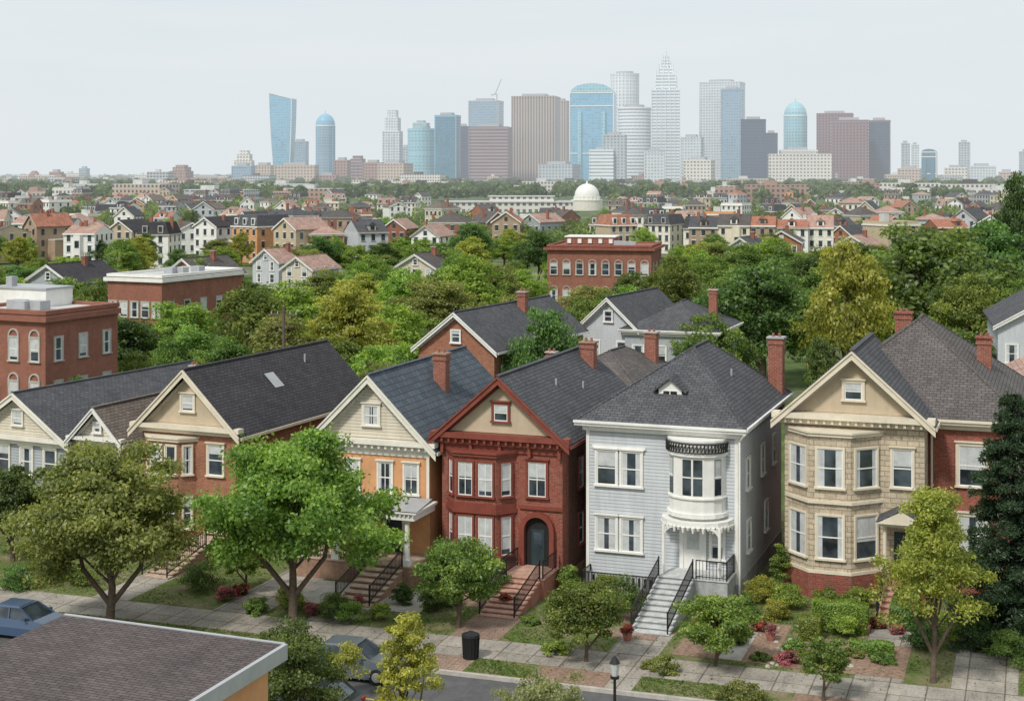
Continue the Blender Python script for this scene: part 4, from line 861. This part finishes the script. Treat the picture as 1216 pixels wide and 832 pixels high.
for a in [('boxwood_shrub',905,715,1.5,1.3,'yellow'),('boxwood_shrub',935,722,1.6,1.2,'bright'),('boxwood_shrub',922,735,1.2,.9,'yellow'),('round_shrub',968,700,1.5,1.2,'dark'),('round_shrub',1020,722,1.3,1.1,'green'),
 ('round_shrub',985,718,1.6,.8,'green'),('round_shrub',945,775,1.2,.6,'green'),('flowering_shrub',935,787,.9,.6,'pink'),('flowering_shrub',900,748,.8,.5,'redf'),('round_shrub',1000,755,1.2,1.0,'bright'),
 ('round_shrub',742,735,1.6,2.0,'dark'),('round_shrub',720,718,1.4,1.6,'green'),('climbing_shrub',925,700,1.0,2.4,'green'),('round_shrub',785,796,1.6,.6,'olive'),('round_shrub',395,735,1.5,1.2,'dark'),('round_shrub',415,738,1.3,1.,'green'),
 ('flowering_shrub',400,724,.8,.7,'redf'),('flowering_shrub',268,712,.9,.7,'pink'),('flowering_shrub',285,706,.7,.6,'redf'),('round_shrub',305,728,1.4,.7,'green'),('round_shrub',588,710,1.4,1.4,'dark'),('round_shrub',530,718,1.4,1.,'green'),('round_shrub',515,724,1.2,1.0,'dark'),
 ('flowering_shrub',690,715,.8,.6,'redf'),('round_shrub',1095,770,1.6,1.1,'dark'),('round_shrub',1120,760,1.8,1.3,'green'),('round_shrub',1165,770,1.8,1.4,'dark'),('round_shrub',1200,790,2.2,1.5,'green'),('flowering_shrub',1042,745,.7,.5,'redf'),('flowering_shrub',975,742,.6,.4,'pink'),('flowering_shrub',1065,752,.6,.45,'pink'),
 ('round_shrub',870,762,1.4,.9,'dark'),('round_shrub',885,735,1.2,1.1,'green'),('round_shrub',60,690,1.8,1.4,'green'),('round_shrub',240,700,2,1.6,'dark'),('round_shrub',410,826,1.6,2.2,'yellow'),('round_shrub',880,832,2.2,.7,'olive'),('round_shrub',660,777,1.2,.5,'green'),('round_shrub',452,735,.9,.8,'green'),('round_shrub',675,700,1.2,1.3,'green'),('ground_cover_plants',905,782,1.0,.25,'green'),('ground_cover_plants',965,790,1.2,.3,'bright'),('ground_cover_plants',1015,778,1.2,.3,'olive'),('ground_cover_plants',630,740,1.0,.3,'green'),
 ('round_shrub',20,700,1.6,1.2,'dark'),('round_shrub',95,694,1.5,1.1,'green'),('round_shrub',345,722,1.5,1.0,'green'),('flowering_shrub',372,728,.8,.5,'pink'),('ground_cover_plants',700,740,1.5,.3,'olive'),('round_shrub',480,716,1,.9,'dark'),('ground_cover_plants',1050,785,1.4,.35,'green')]: shrub(*a)
hedge(998,748,2.4,1.0,1.3,'bright'); hedge(962,758,.9,.9,1.0,'green',6000); hedge(1075,740,1.2,2.6,1.1,'dark'); hedge(1035,775,1.8,.5,.5,'green',5000)
b=MB('garden_stones',(0,0,0),0,stones='conc')
for i in range(40):
    u=random.uniform(885,1030); v=random.uniform(735,792); x,y=gnd(u,v); r=random.uniform(.06,.16); b.cyl('stones',x,y,0,r*random.uniform(.4,1.0),r,r*.6,7)
b.build(True)
b=MB('terracotta_planters',(0,0,0),0,pots='stepred')
for u,v in ((600,722),(662,742),(745,760),(830,745),(425,725),(490,742),(915,760),(1028,752)):
    x,y=gnd(u,v); b.cyl('pots',x,y,0,.4,.16,.24,12)
b.build(True)
for u,v,k in ((600,722,'redf'),(662,742,'pink'),(745,760,'redf'),(425,725,'pink'),(915,760,'pink')):
    o=shrub('potted_flowers',u,v,.6,.4,k,900,.04); o.location.z=.35
def bin_(u,v):
    x,y=gnd(u,v); b=MB('litter_bin',(x,y,0),0,body='iron',lid='iron'); b.cyl('body',0,0,.0,.95,.32,.36,16); b.cyl('lid',0,0,.95,1.05,.4,.38,16); b.cyl('lid',0,0,1.05,1.16,.34,.12,16)
    for k in range(16): a=2*math.pi*k/16; b.beam('body',(.33*math.cos(a),.33*math.sin(a),.03),(.375*math.cos(a),.375*math.sin(a),.93),.03)
    b.build()
bin_(559,781)
x,y=wx(730,54),54; b=MB('street_lamp',(x,y,0),0,post='iron',lantern='iron',globe='blind'); b.cyl('post',0,0,0,.5,.14,.1,12); b.cyl('post',0,0,.5,3.0,.06,.05,10); b.cyl('lantern',0,0,3.0,3.1,.16,.16,10); b.cyl('globe',0,0,3.1,3.55,.11,.17,10); b.cyl('lantern',0,0,3.55,3.8,.2,.03,10); b.build()
x,y=wx(337,112),112; b=MB('utility_pole',(x,y,0),-.3,pole='bark',insul='metal'); zt=wz(364,112); b.cyl('pole',0,0,0,zt,.17,.11,10); b.box('pole',-1.1,1.1,-.06,.06,zt-.7,zt-.55); b.box('pole',-.8,.8,-.06,.06,zt-1.5,zt-1.38)
for k in (-1,-.5,.5,1): b.cyl('insul',k,0,zt-.55,zt-.35,.05,.04,6)
b.build()
# ------------------------------------------------------------ cars
M['carblue']=m_plain('blue_car_paint',(.05,.09,.16),.15,.03,1,.8); M['carsilver']=m_plain('grey_car_paint',(.10,.12,.14),.2,.03,1,.8); M['cardark']=m_plain('dark_car_paint',(.03,.035,.04),.15,.03,1,.8)
M['tyre']=m_plain('tyre_rubber',(.02,.02,.02),.8); M['redlamp']=m_plain('tail_lamp',(.4,.02,.02),.2); M['lamp']=m_plain('head_lamp',(.7,.7,.7),.1)
def car(s,d,paint,rot=0):
    x,y=SD(s,d); b=MB('parked_car',(x,y,-.146),-SA+rot,body=paint,cabin_glass='glass',tyres='tyre',tail_lamps='redlamp',head_lamps='lamp',roof_panel=paint,hubs='metal')
    def ringp(x,ys,z0,z1,sh): return [(x,-ys,z0),(x,-ys*1.0,(z0+z1)/2),(x,-ys*sh,z1),(x,ys*sh,z1),(x,ys,(z0+z1)/2),(x,ys,z0)]
    b.loft('body',[ringp(-2.2,.72,.38,.72,.9),ringp(-2.05,.86,.25,.88,.9),ringp(-1.3,.9,.2,.95,.92),ringp(1.0,.9,.2,.93,.92),ringp(1.9,.86,.22,.8,.9),ringp(2.2,.68,.35,.62,.9)])
    b.loft('cabin_glass',[[(-1.75,-.78,.93),(-1.75,.78,.93),(.95,.78,.92),(.95,-.78,.92)],[(-1.25,-.62,1.38),(-1.25,.62,1.38),(.15,.62,1.4),(.15,-.62,1.4)]])
    b.loft('roof_panel',[[(-1.3,-.64,1.375),(-1.3,.64,1.375),(.2,.64,1.395),(.2,-.64,1.395)],[(-1.15,-.56,1.45),(-1.15,.56,1.45),(.05,.56,1.46),(.05,-.56,1.46)]])
    for sy in (-1,1):
        for p,q in (((-1.77,sy*.79,.93),(-1.27,sy*.63,1.39)),((.97,sy*.79,.92),(.17,sy*.63,1.4)),((-.35,sy*.795,.93),(-.4,sy*.635,1.4))): b.beam('roof_panel',p,q,.06)
        for xx in (-1.35,1.35):
            n=16
            for part,r,y0,y1 in (('tyres',.33,.68,.92),('hubs',.2,.9,.935)):
                b.loft(part,[[(xx+r*math.cos(2*math.pi*i/n),sy*yy,.33+r*math.sin(2*math.pi*i/n)) for i in range(n)] for yy in (y0,y1)])
        b.box('tail_lamps',-2.2,-2.08,sy*.62-.14,sy*.62+.14,.66,.8); b.box('head_lamps',2.05,2.17,sy*.6-.15,sy*.6+.15,.56,.68)
        b.box('body',.55,.7,sy*.95-.08,sy*.95+.08,.95,1.07)
    b.build()
s,d=toSD(*gnd(25,752)); car(s,-5.8,'carblue'); s,d=toSD(wx(378,60.5),60.5); car(s,-6.0,'carsilver'); car(s+.2,-11.0,'cardark',math.pi)
# ------------------------------------------------------------ near-left roof building
x0,y0=-14.2,48.0; th=math.radians(22)
b=MB('corner_shop_building',(x0,y0,0),-th,walls='orangewall',roof='roofnear',trim='metal')
W_=8.0; z0=7.0
b.box('walls',.3,W_-.35,-14,-.3,0,z0-.45)
b.mesh('roof',[(0,0,z0),(W_,0,z0),(W_,-14,z0-.35),(0,-14,z0-.35)],[(0,3,2,1)])
b.box('trim',-.0,W_+.0,-.0,.12,z0-.3,z0+.03); b.mesh('trim',[(W_+.002,0,z0-.42),(W_+.14,0,z0-.42),(W_+.14,0,z0+.04),(W_+.002,0,z0+.04),(W_+.002,-14,z0-.77),(W_+.14,-14,z0-.77),(W_+.14,-14,z0-.31),(W_+.002,-14,z0-.31)],[(0,1,2,3),(4,7,6,5),(0,4,5,1),(1,5,6,2),(2,6,7,3),(3,7,4,0)])
b.mesh('trim',[(W_-.35,-.3,z0-.44),(W_,-.02,z0-.44),(W_,-14,z0-.79),(W_-.35,-14,z0-.79)],[(0,1,2,3)])
wallM(b,(W_-.35,-8),(W_-.35,-2)); win(b,1.5,3.2,1,1.6,hood=False); win(b,4.4,3.2,1,1.6,hood=False); b.M=Matrix.Identity(4)
b.build()
# ------------------------------------------------------------ haze (absorbing volume with its own glow in place of scattered light)
me=bpy.data.meshes.new('atmospheric_haze'); x0,x1,y0,y1,z0,z1=-14000,14000,330,18500,-5,420
me.from_pydata([(x0,y0,z0),(x1,y0,z0),(x1,y1,z0),(x0,y1,z0),(x0,y0,z1),(x1,y0,z1),(x1,y1,z1),(x0,y1,z1)],[],[(0,3,2,1),(4,5,6,7),(0,1,5,4),(1,2,6,5),(2,3,7,6),(3,0,4,7)])
hm=bpy.data.materials.new('haze'); hm.use_nodes=True; nt=hm.node_tree; nt.nodes.clear(); out=nt.nodes.new('ShaderNodeOutputMaterial')
sg=1.6e-4; ab=nt.nodes.new('ShaderNodeVolumeAbsorption'); ab.inputs['Color'].default_value=(0,0,0,1); ab.inputs['Density'].default_value=sg
em=nt.nodes.new('ShaderNodeEmission'); em.inputs[0].default_value=(.76,.81,.84,1); em.inputs[1].default_value=sg
ad=nt.nodes.new('ShaderNodeAddShader'); lk(nt,ab.outputs[0],ad.inputs[0]); lk(nt,em.outputs[0],ad.inputs[1]); lk(nt,ad.outputs[0],out.inputs['Volume'])
me.materials.append(hm); link(bpy.data.objects.new('atmospheric_haze',me))
# ------------------------------------------------------------ world & sun
W=bpy.data.worlds.new('World'); scene.world=W; W.use_nodes=True; nt=W.node_tree; bg=nt.nodes['Background']; bg.inputs[1].default_value=.1
ld=Vector((.50,.70,-.95)).normalized(); el=math.asin(-ld.z); az=math.atan2(-ld.x,-ld.y)
sk=nt.nodes.new('ShaderNodeTexSky'); sk.sky_type='NISHITA'; sk.sun_disc=False; sk.sun_elevation=el; sk.sun_rotation=az; sk.air_density=1.2; sk.dust_density=2
tc=nt.nodes.new('ShaderNodeTexCoord'); mp=nt.nodes.new('ShaderNodeMapping'); mp.inputs['Scale'].default_value=(1.2,1.2,9); mp.inputs['Rotation'].default_value=(.05,.12,0); lk(nt,tc.outputs['Generated'],mp.inputs[0])
f=noise(nt,2.2,mp.outputs[0],7,.55); g=ramp(nt,f,.3,.72)
cl=mixc(nt,g,(7.0,8.1,8.7),(9.2,9.3,9.3))
lk(nt,mixc(nt,.88,sk.outputs[0],cl),bg.inputs[0])
sl=bpy.data.lights.new('sun','SUN'); sl.energy=2.8; sl.angle=math.radians(8); sl.color=(1,.955,.89); so=link(bpy.data.objects.new('sun',sl)); so.rotation_euler=ld.to_track_quat('-Z','Y').to_euler()
# ------------------------------------------------------------ camera
cam=bpy.data.cameras.new('camera'); co=link(bpy.data.objects.new('camera',cam)); co.location=(0,0,H); co.rotation_euler=(math.radians(90),0,0)
cam.sensor_width=36; cam.lens=36*F/1216; cam.shift_y=-(416-HV)/1216; cam.clip_end=40000; cam.clip_start=.5
scene.camera=co
scene.view_settings.view_transform='Standard'; scene.view_settings.look='None'; scene.view_settings.exposure=0
